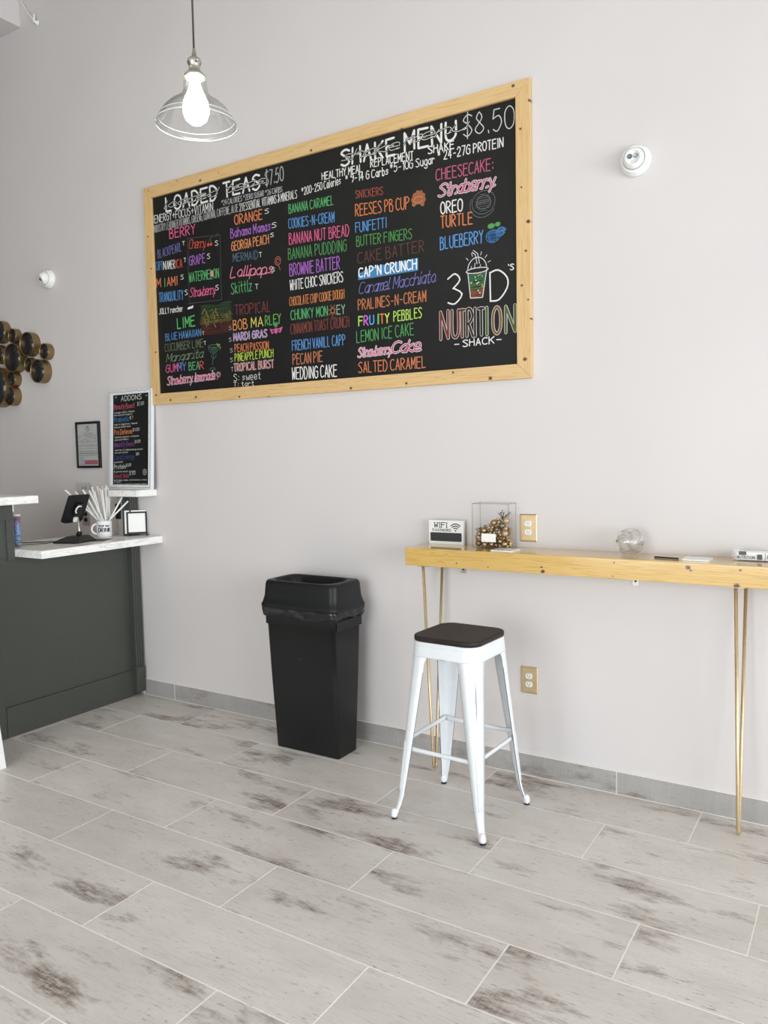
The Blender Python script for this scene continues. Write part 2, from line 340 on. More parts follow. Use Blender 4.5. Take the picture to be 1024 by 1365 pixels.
DRUMS=[(-5.26, 2.425, 0.079, -0.05), (-5.11, 2.384, 0.05, -0.045), (-4.935, 2.31, 0.082, -0.055), (-4.762, 2.247, 0.054, -0.045), (-5.105, 2.231, 0.099, -0.06), (-4.948, 2.171, 0.051, -0.04), (-4.824, 2.119, 0.08, -0.06), (-5.144, 2.088, 0.055, -0.05), (-5.166, 1.971, 0.068, -0.055), (-5.306, 2.039, 0.141, -0.075), (-5.293, 2.272, 0.067, -0.045)]
# ---------------------------------------------------------------- materials
def wall_mat():
    k = NT('wall_paint'); v = k.coord(); n = k.noise(v, 1.3, 2); n2 = k.noise(v, 180, 3)
    k.base(k.ramp(n, (.3, 'd4d0cf'), (.7, 'd8d4d3'))); k.bs.inputs['Roughness'].default_value = .62; k.bs.inputs['Specular IOR Level'].default_value = .35; k.bump(n2, .12, .001); return k.m
def tile_mat(name, base_l, base_d):
    k = NT(name)
    vr = k.coord((1, 1, 1), rnd=True)
    oi = k.add('ShaderNodeObjectInfo')
    def sn(scale, s, d=4, r=.55):
        mp = k.add('ShaderNodeMapping'); mp.inputs['Scale'].default_value = scale; k.l(vr, mp.inputs['Vector']); return k.noise(mp.outputs[0], s, d, r)
    big = sn((2.2, 5, 5), 1.0, 3); streak = sn((20, 95, 95), 1.0, 5, .7); fine = sn((14, 170, 170), 1.0, 3, .6); cross = sn((230, 6, 6), 1.0, 2); patch = sn((2.1, 6.5, 6.5), 1.0, 5, .65); cloud = sn((3, 7, 7), 1.0, 5, .6)
    col = k.ramp(cloud, (.3, base_d), (.7, base_l))
    tv = k.math('ADD', k.math('MULTIPLY', oi.outputs['Random'], .22), .0)
    col = k.mix(tv, col, 'a59c94')
    # hairline cross-hatching of the sawn-wood print
    col = k.mix(k.math('MULTIPLY', k.math('SUBTRACT', cross, .52, True), 1.1, True), col, 'c9c6c2')
    col = k.mix(k.math('MULTIPLY', k.math('SUBTRACT', fine, .54, True), 1.6, True), col, '948c85')
    # worn brown patches broken up by streaks
    pm = k.math('MULTIPLY', k.math('SUBTRACT', patch, .55, True), 8.0, True)
    sm_ = k.math('MULTIPLY', k.math('SUBTRACT', k.math('ADD', streak, k.math('MULTIPLY', cross, .25)), .53, True), 6.0, True)
    col = k.mix(k.math('MULTIPLY', pm, .42, True), col, '8f7d70')
    col = k.mix(k.math('MULTIPLY', k.math('MULTIPLY', pm, sm_), .82, True), col, '67584d')
    # isolated dark nicks
    nick = sn((26, 110, 110), 1.0, 5, .75); nm = k.math('MULTIPLY', k.math('SUBTRACT', nick, .60, True), 16, True)
    nm2 = k.math('MULTIPLY', nm, k.math('MULTIPLY', k.math('SUBTRACT', big, .40, True), 6, True))
    col = k.mix(k.math('MULTIPLY', nm2, .7), col, '6a5d52')
    k.base(col); k.bs.inputs['Roughness'].default_value = .38; k.bs.inputs['Specular IOR Level'].default_value = .5
    k.bump(k.math('SUBTRACT', 1.0, k.math('ADD', k.math('MULTIPLY', sm_, pm), k.math('MULTIPLY', fine, .4))), .25, .0012); return k.m
MENU_BASE = (-2.53, -.01, 1.835)
BAR_BASE = (-.95, -.11, 0)
MW = wall_mat()
M_ceil = simple('ceiling_paint', 'b4aea4', .8, ns=5, amt=.02)
M_tile = tile_mat('floor_tile_wood_print', 'e2dfdc', 'd2cdc8')
M_btile = tile_mat('skirting_tile_wood_print', 'b0aeac', '9c9a98')
M_grout = simple('grout', 'f4f1ec', .9, ns=300, amt=.08)
M_pinef = pine('pine_frame', 0, 'dcbc88', 'cca66e', '5a3f28', .5, [(x-MENU_BASE[0], z-MENU_BASE[2], r) for x, z, r in FRAME_KNOTS])
M_pinev = pine('pine_frame_upright', 2, 'dcbc88', 'cca66e', '5a3f28', .5, [(x-MENU_BASE[0], z-MENU_BASE[2], r) for x, z, r in FRAME_KNOTS])
M_bar = pine('pine_varnished', 0, 'd9b568', 'c59c4e', '4a2a1a', .28, [(x-BAR_BASE[0], z-BAR_BASE[2], r) for x, z, r in BAR_KNOTS], coat=.9)
M_board = simple('chalkboard_black', '1b1c1c', .5, ns=6, amt=.12, bmp=0, spec=.25)
M_white = simple('white_enamel', 'e4e8ec', .28, ns=30, amt=.02)
M_edge = simple('chipped_edge_and_reflection', '4a4c4e', .5, metal=.3, ns=90, amt=.3)
M_rubber = simple('black_rubber', '1a1a1b', .6)
M_blackp = simple('black_plastic', '151618', .42, ns=220, amt=.1, bmp=.12, spec=.35)
M_bag = simple('bin_bag_film', '1c1d1f', .22, ns=40, amt=.1, bmp=.3)
M_gold = simple('brushed_gold', 'cdb791', .36, metal=.75, ns=70, amt=.08)
M_bronze = pine('antique_bronze', 0, 'a08a64', '7c6648', '2b2118', .4); M_bronze.node_tree.nodes['Principled BSDF'].inputs['Metallic'].default_value = .9
M_mirror = simple('smoked_mirror', '242426', .12, metal=0, ns=5, amt=.02, bmp=0)
M_grey = simple('counter_grey_paint', '464843', .5, ns=20, amt=.03)
M_greyl = simple('post_side_paint', '9b9791', .6, ns=20, amt=.03)
M_plastw = simple('white_plastic', 'eceeec', .35, ns=40, amt=.02)
M_paper = simple('white_paper', 'f1f1ef', .8, ns=120, amt=.02)
M_ceram = simple('white_ceramic', 'eff1f1', .15, ns=12, amt=.01)
M_blk = simple('black_paint', '17181a', .35, ns=40, amt=.1)
M_ink = simple('black_ink', '232324', .6, bmp=0)
M_cable = simple('cable_rubber', '3a3430', .5)
M_nickel = simple('brushed_nickel', 'b9b7ae', .35, metal=.8, ns=90, amt=.08)
M_glass = clear('shade_glass', 'fcfdfd', .05, .8)
M_acryl = clear('clear_acrylic', 'ffffff', .012, .10)
M_wglass = clear('window_glass', 'ffffff', .02, .3)
M_bulb = emit('lit_bulb', 'fffaf0', 34)
def darkwood():
    k = NT('espresso_wood'); v = k.coord((3, 40, 10)); n = k.noise(v, 2.5, 5, .65)
    k.base(k.ramp(n, (.3, '1d1715'), (.6, '2e2522'), (.8, '40342f'))); k.bs.inputs['Roughness'].default_value = .5; k.bs.inputs['Specular IOR Level'].default_value = .3; k.bump(n, .2, .001); return k.m
M_seat = darkwood()
def marble():
    k = NT('white_whitewashed_top'); v = k.coord((6, 1.6, 8)); n = k.noise(v, 3, 6, .65); n2 = k.noise(k.coord((9, 2, 30)), 5, 4, .6)
    c = k.ramp(n, (0, 'f8f8f6'), (.50, 'f8f8f6'), (.535, 'dedbd6'), (.57, 'f6f6f4'), (1, 'f5f5f3')); c = k.mix(k.math('MULTIPLY', k.math('SUBTRACT', n2, .6, True), 1.2, True), c, 'c9c4bc')
    k.base(c); k.bs.inputs['Roughness'].default_value = .22; return k.m
M_marble = marble()
CM = {}
def chalk(h):
    if h not in CM:
        k = NT('chalk_'+{'r': 'ink'}.get(h, 'ink')); n = k.noise(k.coord(), 260, 3, .6); c = lin(h); g_ = sum(c[:3])/3; c = tuple(x*.88+g_*.12 for x in c[:3])+(1,)
        k.base(k.ramp(n, (.25, tuple(x*.72 for x in c[:3])), (.55, c[:3]))); k.bs.inputs['Roughness'].default_value = .8; k.bs.inputs['Specular IOR Level'].default_value = .2; CM[h] = k.m
    return CM[h]
# ---------------------------------------------------------------- hand lettering (single-stroke alphabet drawn as ribbons)
GL = {'A': '03 3C 63|16 56', 'B': '03 0C|~0C 3C 5B 49 08|~08 48 66 53 03', 'C': '~6B 3C 0A 05 33 64', 'D': '03 0C|~0C 3C 69 66 33 03', 'E': '6C 0C 03 63|08 58',
'F': '6C 0C 03|08 58', 'G': '~6B 3C 09 05 33 64|64 68 38', 'H': '0C 03|6C 63|08 68', 'I': '1C 13', 'J': '~5C 55 33 04', 'K': '0C 03|6C 07|28 63', 'L': '0C 03 53',
'M': '03 0C 36 6C 63', 'N': '03 0C 63 6C', 'O': '~3C 0A 05 33 65 6A 3C', 'P': '03 0C|~0C 3C 6A 48 07', 'Q': '~3C 0A 05 33 65 6A 3C|35 63', 'R': '03 0C|~0C 3C 6A 48 07|27 63',
'S': '~6B 3C 0A 38 65 33 04', 'T': '0C 6C|3C 33', 'U': '~0C 05 33 65 6C', 'V': '0C 33 6C', 'W': '0C 13 39 53 6C', 'X': '0C 63|6C 03', 'Y': '0C 38 6C|38 33', 'Z': '0C 6C 03 63',
'0': '~3C 0A 05 33 65 6A 3C', '1': '1A 3C 33', '2': '~0A 2C 5B 58 03|03 63', '3': '~0B 3C 5A 28|~28 66 33 04', '4': '4C 06 66|4C 43', '5': '5C 1C 08|~08 49 66 33 04',
'6': '~5C 18 05 33 65 38 06', '7': '0C 6C 23', '8': '~3C 1A 38 65 33 05 38 5A 3C', '9': '~68 39 0A 3C 6A 66 33', '$': '~6B 3C 0A 38 65 33 04|3D 32', '.': '13 14', '*': '3C 38|1B 59|5B 19',
'+': '3A 35|08 68', '-': '17 57', "'": '1C 1A', ',': '14 02', ':': '14 15|18 19', '&': '~64 4B 2C 1A 48 34 13 05 37 67',
'a': '~58 39 06 33 56|59 53', 'b': '0C 03|~08 39 56 33 04', 'c': '~58 29 06 33 54', 'd': '~58 39 06 33 54|5C 53', 'e': '06 56|~56 49 19 06 23 54', 'f': '~4C 2B 13|09 39',
'g': '~58 39 06 33 55|~59 51 20 01', 'h': '0C 03|~07 39 57 53', 'i': '19 13|1B 1C', 'j': '~29 21 00|2B 2C', 'k': '0C 03|49 06 53', 'l': '~1C 14 23', 'm': '09 03|~07 29 37 33|~37 59 67 63',
'n': '09 03|~07 39 57 53', 'o': '~39 06 33 56 39', 'p': '09 00|~08 39 56 33 04', 'q': '~58 39 06 33 54|59 50', 'r': '09 03|~07 29 48', 's': '~58 29 17 46 34 04', 't': '2C 24 43|09 49',
'u': '~09 05 33 55|59 53', 'v': '09 33 59', 'w': '09 13 37 53 69', 'x': '09 53|59 03', 'y': '09 34|59 20', 'z': '09 59 03 53', '?': '~0A 3C 6A 36 35|33 34', '/': '03 6C'}
NAR = {'I': 2, '1': 3.4, '.': 2, "'": 2, ',': 2, ':': 2, 'i': 2, 'l': 2.4, 'f': 4, 't': 4.4, 'j': 2.6, 'r': 4.4, '-': 6}
def strokes(text, st='', jit=.0):
    """list of polylines in units where cap height = 9, baseline y = 0"""
    out = []; x = 0; rn = random.Random(len(text)*31+ord(text[0]))
    for ch in text:
        if ch == ' ': x += 3.6; continue
        wv = NAR.get(ch, 5.2 if ch.islower() else 6.2)
        for s in GL[ch].split('|'):
            sm = s[0] == '~' or 's' in st; s = s.lstrip('~')
            p = [(int(a[0], 16)*(.95 if not ch.islower() else .95)+rn.uniform(-jit, jit), int(a[1], 16)-3+rn.uniform(-jit, jit)) for a in s.split()]
            if sm and len(p) > 2:
                q = []; P = [p[0]]+p+[p[-1]]
                if p[0] == p[-1] or (abs(p[0][0]-p[-1][0])+abs(p[0][1]-p[-1][1])) < .9: P = [p[-2]]+p+[p[1]]
                for i in range(1, len(P)-2):
                    for t in (0, .33, .66):
                        a, b, c, d = P[i-1], P[i], P[i+1], P[i+2]
                        q.append(tuple(.5*(2*b[k]+(c[k]-a[k])*t+(2*a[k]-5*b[k]+4*c[k]-d[k])*t*t+(3*b[k]-a[k]-3*c[k]+d[k])*t**3) for k in (0, 1)))
                q.append(p[-1]); p = q
            out.append([(x+a+(b*.28 if 's' in st else 0), b) for a, b in p])
        if 's' in st and ch.islower(): out.append([(x+wv-1.0, .2), (x+wv+.6, .8)])
        x += wv+(1.9 if 's' not in st else .3)
    return out, max(x-1.6, 1)
def ribbons(bm, P, w, e0, ex, ey, mi=0):
    """P: polylines of 2D points; e0 origin, ex/ey unit vectors of the surface; flat ribbon with rounded joints"""
    nz = ex.cross(ey).normalized(); c_ = 0
    for pl in P:
        for i, (a, b) in enumerate(zip(pl, pl[1:])):
            c_ += 1; e1_ = e0+nz*((c_*7 % 41)*1e-5)
            d = Vector((b[0]-a[0], b[1]-a[1])); L = d.length
            if L < 1e-6: continue
            n = Vector((-d.y, d.x))/L*w/2
            f = bm.faces.new([bm.verts.new(e1_+ex*c[0]+ey*c[1]) for c in ((a[0]-n.x, a[1]-n.y), (b[0]-n.x, b[1]-n.y), (b[0]+n.x, b[1]+n.y), (a[0]+n.x, a[1]+n.y))]); f.material_index = mi
        for a in pl:
            c_ += 1; e1_ = e0+nz*((c_*7 % 41)*1e-5)
            f = bm.faces.new([bm.verts.new(e1_+ex*(a[0]+w/2*math.cos(k*math.pi/3))+ey*(a[1]+w/2*math.sin(k*math.pi/3))) for k in range(6)]); f.material_index = mi
def write(bm, text, x0, z0, x1, z1, h, w, e0, ex, ey, st='', mi=0, jit=.25):
    S, tot = strokes(text, st, jit); ux = (x1-x0)/tot; uy = h/9.0; sl = (z1-z0)/(x1-x0) if x1 != x0 else 0
    P = [[(x0+a*ux, z0+a*ux*sl+b*uy) for a, b in pl] for pl in S]
    ribbons(bm, P, w, e0, ex, ey, mi)
EX, EZ = Vector((1, 0, 0)), Vector((0, 0, 1))
def arc(cx, cz, rx, rz, a0=0, a1=360, n=16): return [(cx+rx*math.cos(R_(a0+(a1-a0)*i/n)), cz+rz*math.sin(R_(a0+(a1-a0)*i/n))) for i in range(n+1)]
def blob(bm, pts, y, mi=0):
    f = bm.faces.new([bm.verts.new((x, y, z)) for x, z in pts]); f.material_index = mi
def words(text, x0, z0, x1, z1, st=''):
    """the same line cut into words, each with its own start and end point"""
    _, tot = strokes(text, st, 0); ux = (x1-x0)/tot; sl = (z1-z0)/(x1-x0); out = []; u = 0
    for wd in text.split(' '):
        tw = strokes(wd, st, 0)[1]; out.append((wd, x0+u*ux, z0+u*ux*sl, x0+(u+tw)*ux, z0+(u+tw)*ux*sl)); u += tw+1.6+3.6
    return out
# ================================================================ SETTING
XL, XR, YF, H = -6.9, 4.6, -6.2, 4.75
bm = bmesh.new(); box(bm, XL-.1, XR+.1, 0, .12, -.02, H); W_back = struct('wall_back', bm, MW)
struct('wall_left', B(XL-.1, XL, YF, 0, -.02, H), M_grey)
def wall_open(name, fixed, along, o0, o1, z0, z1, lo, hi):
    bm = bmesh.new(); f0, f1 = fixed
    def bb(a0, a1, c0, c1):
        if along == 'y': box(bm, f0, f1, a0, a1, c0, c1)
        else: box(bm, a0, a1, f0, f1, c0, c1)
    bb(lo, o0, -.02, H); bb(o1, hi, -.02, H); bb(o0, o1, -.02, z0); bb(o0, o1, z1, H)
    return struct(name, bm, MW)
wall_open('wall_right', (XR, XR+.12), 'y', -5.8, -.7, .2, 3.0, YF, 0)
wall_open('wall_front', (YF-.12, YF), 'x', -3.1, 1.7, .12, 3.0, XL, XR)
def window(name, along, f, o0, o1, z0, z1, n):
    bm = bmesh.new(); t = .03
    def bb(b, a0, a1, c0, c1, tt):
        if along == 'y': box(b, f-tt, f+tt, a0, a1, c0, c1)
        else: box(b, a0, a1, f-tt, f+tt, c0, c1)
    bb(bm, o0, o1, z0, z0+.06, t); bb(bm, o0, o1, z1-.06, z1, t)
    for i in range(n+1): a = o0+.03+(o1-o0-.06)*i/n; bb(bm, a-.03, a+.03, z0, z1, t*.98)
    w = struct(name, bm, M_nickel)
    for i in range(n):
        a, b = o0+.06+(o1-o0-.06)*i/n, o0+(o1-o0-.06)*(i+1)/n; pb = bmesh.new(); bb(pb, a, b, z0+.06, z1-.06, .004); obj('pane', pb, M_wglass, w)
window('window_1', 'y', XR+.06, -5.8, -.7, .2, 3.0, 3)
window('window_2', 'x', YF-.06, -3.1, 1.7, .12, 3.0, 4)
struct('ceiling', B(XL-.1, XR+.12, YF-.12, .12, H, H+.1), M_ceil)
struct('trim_1', B(XL, -4.9, YF, -.001, 4.405, H-.001), MW)
# floor: slab of grout with one object per tile
FL = struct('floor', B(XL-.1, XR+.12, YF-.12, .12, -.12, -.0011), M_grout)
TW, TL, G = .305, .915, .0048
mesh_cache = {}
def tile_mesh(w, d, mat):
    key = (round(w, 3), round(d, 3), mat.name)
    if key not in mesh_cache:
        bm = bmesh.new(); box(bm, -w/2, w/2, -d/2, d/2, -.011, 0, bev=.0005, seg=1)
        me = bpy.data.meshes.new('tile'); bm.to_mesh(me); bm.free(); me.materials.append(mat); mesh_cache[key] = me
    return mesh_cache[key]
def add_tile(x0, x1, y0, y1):
    me = tile_mesh(x1-x0, y1-y0, M_tile); o = bpy.data.objects.new('tile', me); COL.objects.link(o); o.location = ((x0+x1)/2, (y0+y1)/2, random.uniform(-.0002, .0002)); o.parent = FL
    if random.random() < .5: o.rotation_euler[2] = math.pi
y_top = -.006; k = -1
while True:
    yb = -.311-.305*(k+1) if k >= 0 else -.311
    yt = -.311-.305*k if k >= 0 else y_top
    if yt < YF: break
    xs = -.305*(8.885+1.033*k) % .915
    xj = [xs+.915*i for i in range(-12, 8)]
    for a, b in zip(xj, xj[1:]):
        a2, b2 = max(a, XL), min(b, XR)
        if b2-a2 > .03: add_tile(a2+G/2, b2-G/2, max(yb, YF)+G/2, yt-G/2)
    k += 1
    if yb < YF: break
# skirting tiles along the back wall, right of the counter
bb = struct('baseboard_back', B(-3.95, XR, -.0104, -.0002, 0, .1022), M_grout)
xj = [-.9188+.915*i for i in range(-4, 6)]; xj = [-3.94]+[x for x in xj if x > -3.9]
for a, b in zip(xj, xj[1:]+[XR]):
    a, b = a+.0015, min(b, XR)-.0015
    if b-a < .02: continue
    q = bmesh.new(); box(q, a, b, -.0115, -.002, .002, .1005, bev=.001, seg=1); obj('tile', q, M_btile, bb, org=((a+b)/2, -.006, .05))
# ================================================================ MENU BOARD
mb = thing('menu_board', 'very large black chalkboard menu in a knotty pine frame, covered in coloured lettering', 'menu board', MENU_BASE)
X0, X1, Z0, Z1 = -3.689, -1.366, 1.903, 3.063; FWd = .0675
obj('chalkboard', B(X0-.01, X1+.01, -.009, -.001, Z0-.01, Z1+.01), M_board, mb)
def mitre(pts, mat):
    bm = bmesh.new(); prism(bm, pts, depth=.0215); bmesh.ops.translate(bm, vec=(0, -.0225, 0), verts=bm.verts)
    bmesh.ops.bevel(bm, geom=list(bm.edges), offset=.0012, segments=1, affect='EDGES'); obj('frame_plank', bm, mat, mb)
xa, xb, za, zb = X0-FWd, X1+FWd, Z0-FWd, Z1+FWd; e = .0006
mitre([(xa, zb), (xb, zb), (X1, Z1+e), (X0, Z1+e)][::-1], M_pinef)
mitre([(xa, za), (xb, za), (X1, Z0-e), (X0, Z0-e)], M_pinef)
mitre([(xa+.0003, za+e), (X0, Z0+e), (X0, Z1-e), (xa+.0003, zb-e)], M_pinev)
mitre([(xb-.0003, za+e), (X1, Z0+e), (X1, Z1-e), (xb-.0003, zb-e)][::-1], M_pinev)
YT = -.0096
LINES = []
for (t, x0, z0, x1, z1, h, c, st, w) in MENU:
    S_, tot_ = strokes(t, st, 0); w = w if 'o' in st else min(w, .28*(x1-x0)/tot_*6)
    LINES += [wd+(h, c, st, w) for wd in (words(t, x0, z0, x1, z1, st) if ('b' in st or 's' in st or '*' in t) else [(t, x0, z0, x1, z1)])]
for (t, x0, z0, x1, z1, h, c, st, w) in LINES:
    bm = bmesh.new(); o_ = Vector((0, YT, 0))
    if t in ('loaded', 'teas', 'shake', 'menu'):
        for ww, yy_, mi_ in ((.010, YT-.0003, 0), (.0026, YT-.0008, 1)): write(bm, t, x0, z0, x1, z1, h, ww, Vector((0, yy_, 0)), EX, EZ, st, mi_, 0)
        obj('chalk_lettering', bm, [M_board, chalk(c)], mb, auto=False); continue
    if 'o' in st:
        big = w > .009
        write(bm, t, x0, z0, x1, z1, h, w*(1.35 if big else 1.7), o_, EX, EZ, st, 0, .15)
        write(bm, t, x0, z0, x1, z1, h, w*(.92 if big else .85), Vector((0, YT-.0007, 0)), EX, EZ, st, 1, .15)
        obj('chalk_lettering', bm, [chalk('dcd8d6'), chalk(c)], mb, auto=False)
    else:
        write(bm, t, x0, z0, x1, z1, h, w, o_, EX, EZ, st, 0)
        obj('chalk_lettering', bm, chalk(c), mb, auto=False)
def drawing(fn, *cols):
    bm = bmesh.new(); fn(bm); obj('chalk_drawing', bm, [chalk(c) for c in cols], mb, auto=False)
I = ICON
def rb(bm, pl, w=.003, mi=0, y=YT): ribbons(bm, pl, w, Vector((0, y, 0)), EX, EZ, mi)
def hatch(bm, cx, cz, rx, rz, n, w, mi, rn, y=YT, mask=None):
    for i in range(n):
        t = -1+2*(i+.5)/n; hx = rx*math.sqrt(max(0, 1-t*t))
        rb(bm, [[(cx-hx+rn.uniform(0, .01), cz+t*rz), (cx, cz+t*rz+rn.uniform(-.003, .003)), (cx+hx-rn.uniform(0, .01), cz+t*rz)]], w, mi, y)
rn = random.Random(3)
def d_cup(bm): x, z = I['cup']; blob(bm, [(x+r*.9*math.cos(a), z+r*math.sin(a)) for a, r in [(R_(d), .043+.004*math.sin(d*.35)-(.022 if 235 < d < 300 else 0)) for d in range(0, 360, 12)]], YT); rb(bm, [arc(x, z, .026, .014, 20, 330)], .003, 1, YT-.0004)
drawing(d_cup, 'a4603c', 'd08a5c')
def d_cookie(bm):
    x, z = I['cookie']; rb(bm, [arc(x, z, .058, .052), arc(x-.004, z-.006, .064, .060, 150, 330), arc(x, z, .036, .03)], .0025); hatch(bm, x, z, .045, .042, 9, .0018, 0, rn)
    write(bm, 'ooooo', x-.035, z-.006, x+.035, z, .018, .0018, Vector((0, YT, 0)), EX, EZ)
drawing(d_cookie, '6f7274')
def d_berry(bm):
    x, z = I['berry']; hatch(bm, x-.012, z-.012, .032, .026, 8, .007, 0, rn); hatch(bm, x+.025, z+.002, .028, .022, 7, .006, 1, rn)
    rb(bm, [arc(x-.012, z-.012, .034, .028)], .003, 1, YT-.0004); blob(bm, arc(x-.02, z+.035, .018, .012, 0, 330, 10), YT, 2); blob(bm, arc(x+.012, z+.038, .014, .010, 0, 330, 10), YT, 2)
drawing(d_berry, '2d6296', '3f7fb8', '57a05a')
def d_logo_cup(bm):
    x, z = I['glass']; s = .058
    o = [(x-.045, z+.062), (x-.033, z-.052), (x+.028, z-.055), (x+.05, z+.068)]
    for i in range(9):
        t = i/8; zz = z-.046+t*.095; hw = .030+t*.012
        rb(bm, [[(x-hw, zz+rn.uniform(-.002, .002)), (x+.002, zz+rn.uniform(-.004, .004)), (x+hw, zz+.003)]], .011, 1+(0 if t < .3 else 1 if t < .65 else 2), YT)
    rb(bm, [[o[0], o[1], o[2], o[3]]], .0042, 0, YT-.0004); rb(bm, [arc(x+.002, z+.070, .056, .012)], .0042, 0, YT-.0004); rb(bm, [arc(x+.002, z+.074, .048, .055, 8, 172)], .0042, 0, YT-.0004)
    rb(bm, [[(x+.002, z+.10), (x-.006, z+.142), (x-.022, z+.155)], [(x+.014, z+.10), (x+.006, z+.145), (x-.016, z+.163)]], .0035, 0, YT-.0004)
    for a in (20, 45, 70, 110, 135): rb(bm, [[(x+.06*math.cos(R_(a)), z+.078+.062*math.sin(R_(a))), (x+.074*math.cos(R_(a)), z+.078+.078*math.sin(R_(a)))]], .0028, 0, YT-.0004)
    for _ in range(14): a = (x+rn.uniform(-.03, .03), z+rn.uniform(-.035, .05)); rb(bm, [arc(a[0], a[1], .0022, .0022, 0, 360, 5)], .003, rn.choice((0, 4)), YT-.0004)
    rb(bm, [[(x-.012, z+.08), (x-.008, z+.105)], [(x+.014, z+.078), (x+.02, z+.095)], [(x-.03, z+.08), (x-.026, z+.092)]], .003, 0, YT-.0004)
drawing(d_logo_cup, 'd8dada', '8a4a30', '4a6a3a', '2f6a50', 'd0b040')
def d_patch(bm):
    (ax, az), (cx, cz) = I['patch0'], I['patch3']; x0, x1, zt, zb_ = ax, I['patch1'][0], az, cz
    for i in range(26):
        t = i/25; z = zb_+(zt-zb_)*t; mi = 0 if t < .33 else 1 if t < .62 else 2
        rb(bm, [[(x0+rn.uniform(0, .02), z), ((x0+x1)/2, z+rn.uniform(-.004, .004)), (x1-rn.uniform(0, .02), z)]], .0036, mi)
    for _ in range(46):
        a = rn.uniform(x0+.03, x1-.02); c = rn.uniform(zb_+.03, zt-.01); t = (c-zb_)/(zt-zb_); rb(bm, [[(a, c), (a+rn.uniform(-.02, .02), c-rn.uniform(.01, .03))]], .005, 3 if rn.random() < .45 else (4 if t > .35 else 0), YT-.0004)
drawing(d_patch, '5c2a26', '6a6230', '345030', '202222', '8a8034')
def d_marg(bm):
    x, z = I['marg']; xb_, zb_ = I['margb']
    rb(bm, [arc(x, z+.018, .042, .008), arc(x, z+.018, .040, .04, 190, 350), [(x, z-.02), (xb_, zb_+.03)], arc(xb_, zb_+.005, .022, .007), arc(x, z-.03, .018, .022, 180, 360), [(x+.03, z+.03), (x+.048, z+.01), (x+.052, z-.01)]], .003)
    hatch(bm, x, z, .03, .014, 4, .004, 1, rn); rb(bm, [[(x+.028, z+.03), (x+.055, z+.004)], [(x+.03, z+.02), (x+.05, z+.024)]], .006, 2)
drawing(d_marg, '4f7a6a', '3c6a52', '9a9a48')
def d_lolly(bm):
    x, z = I['lolly']; a, b = I['lollyb']; rb(bm, [arc(x, z, .02, .022), arc(x, z, .011, .012, 0, 300), [(x+.004, z-.024), (a, b)]], .003)
drawing(d_lolly, 'c8685a')
def d_mask(bm):
    x, z = I['mask']; blob(bm, [(x-.044, z+.016), (x-.03, z-.014), (x-.008, z-.006), (x, z-.018), (x+.01, z-.006), (x+.032, z-.012), (x+.048, z+.02), (x+.02, z+.012), (x, z+.014), (x-.02, z+.010)], YT)
    for s in (-1, 1): rb(bm, [arc(x+s*.019, z+.001, .009, .004)], .004, 2, YT-.0005)
    for a in (60, 80, 100, 120): rb(bm, [[(x, z+.014), (x+.034*math.cos(R_(a)), z+.014+.034*math.sin(R_(a)))]], .005, 1)
drawing(d_mask, 'd8569a', '50a860', '202020')
def d_cherry(bm):
    x, z = I['cherry']
    for s in (-1, 1): blob(bm, arc(x+s*.011, z, .010, .009, 0, 330, 11), YT)
    rb(bm, [[(x-.011, z+.008), (x+.008, z+.035)], [(x+.011, z+.008), (x+.008, z+.035), (x+.028, z+.042)]], .0022, 1)
drawing(d_cherry, 'd84038', '5c7a4a')
def d_candy(bm):
    x, z = I['candy']; blob(bm, [(x-.024, z-.006), (x-.02, z+.006), (x+.012, z+.01), (x+.024, z+.014), (x+.022, z-.002), (x+.008, z-.004)], YT)
drawing(d_candy, 'e4e6e6')
def d_star(bm):
    x, z = I['monkey']
    for i in range(7): a = R_(i*51+12); rb(bm, [[(x, z), (x+.027*math.cos(a), z+.03*math.sin(a))]], .009)
    rb(bm, [arc(x, z, .012, .014)], .004, 1, YT-.0004)
drawing(d_star, '7a4a2c', 'a87a50')
drawing(lambda bm: (rb(bm, [[I['box3'], I['box0'], I['box1']], [I['box1'], I['box2'], I['box3']]], .0016), rb(bm, [[(I['box1'][0]-.035, I['box1'][1]-.01), (I['box1'][0]-.02, I['box1'][1]+.012), (I['box1'][0]-.005, I['box1'][1]-.006)]], .002)), '6a6c6c')
drawing(lambda bm: blob(bm, [I['cap0'], I['cap1'], I['cap2'], (I['cap3'][0]+.04, I['cap3'][1]+.004), I['cap3'], (I['cap0'][0], I['cap0'][1]+.03)], YT+.0003), '3a86bc')
drawing(lambda bm: (rb(bm, [arc(I['rose'][0], I['rose'][1], .016, .014), arc(I['rose'][0], I['rose'][1], .008, .007, 0, 290), [(I['rose'][0]-.004, I['rose'][1]-.014), (I['rose'][0]-.012, I['rose'][1]-.028)]], .003)), 'd8a0a8')
drawing(lambda bm: blob(bm, arc(I['melon'][0], I['melon'][1], .011, .02, 0, 330, 11), YT-.0005), 'd88a84')
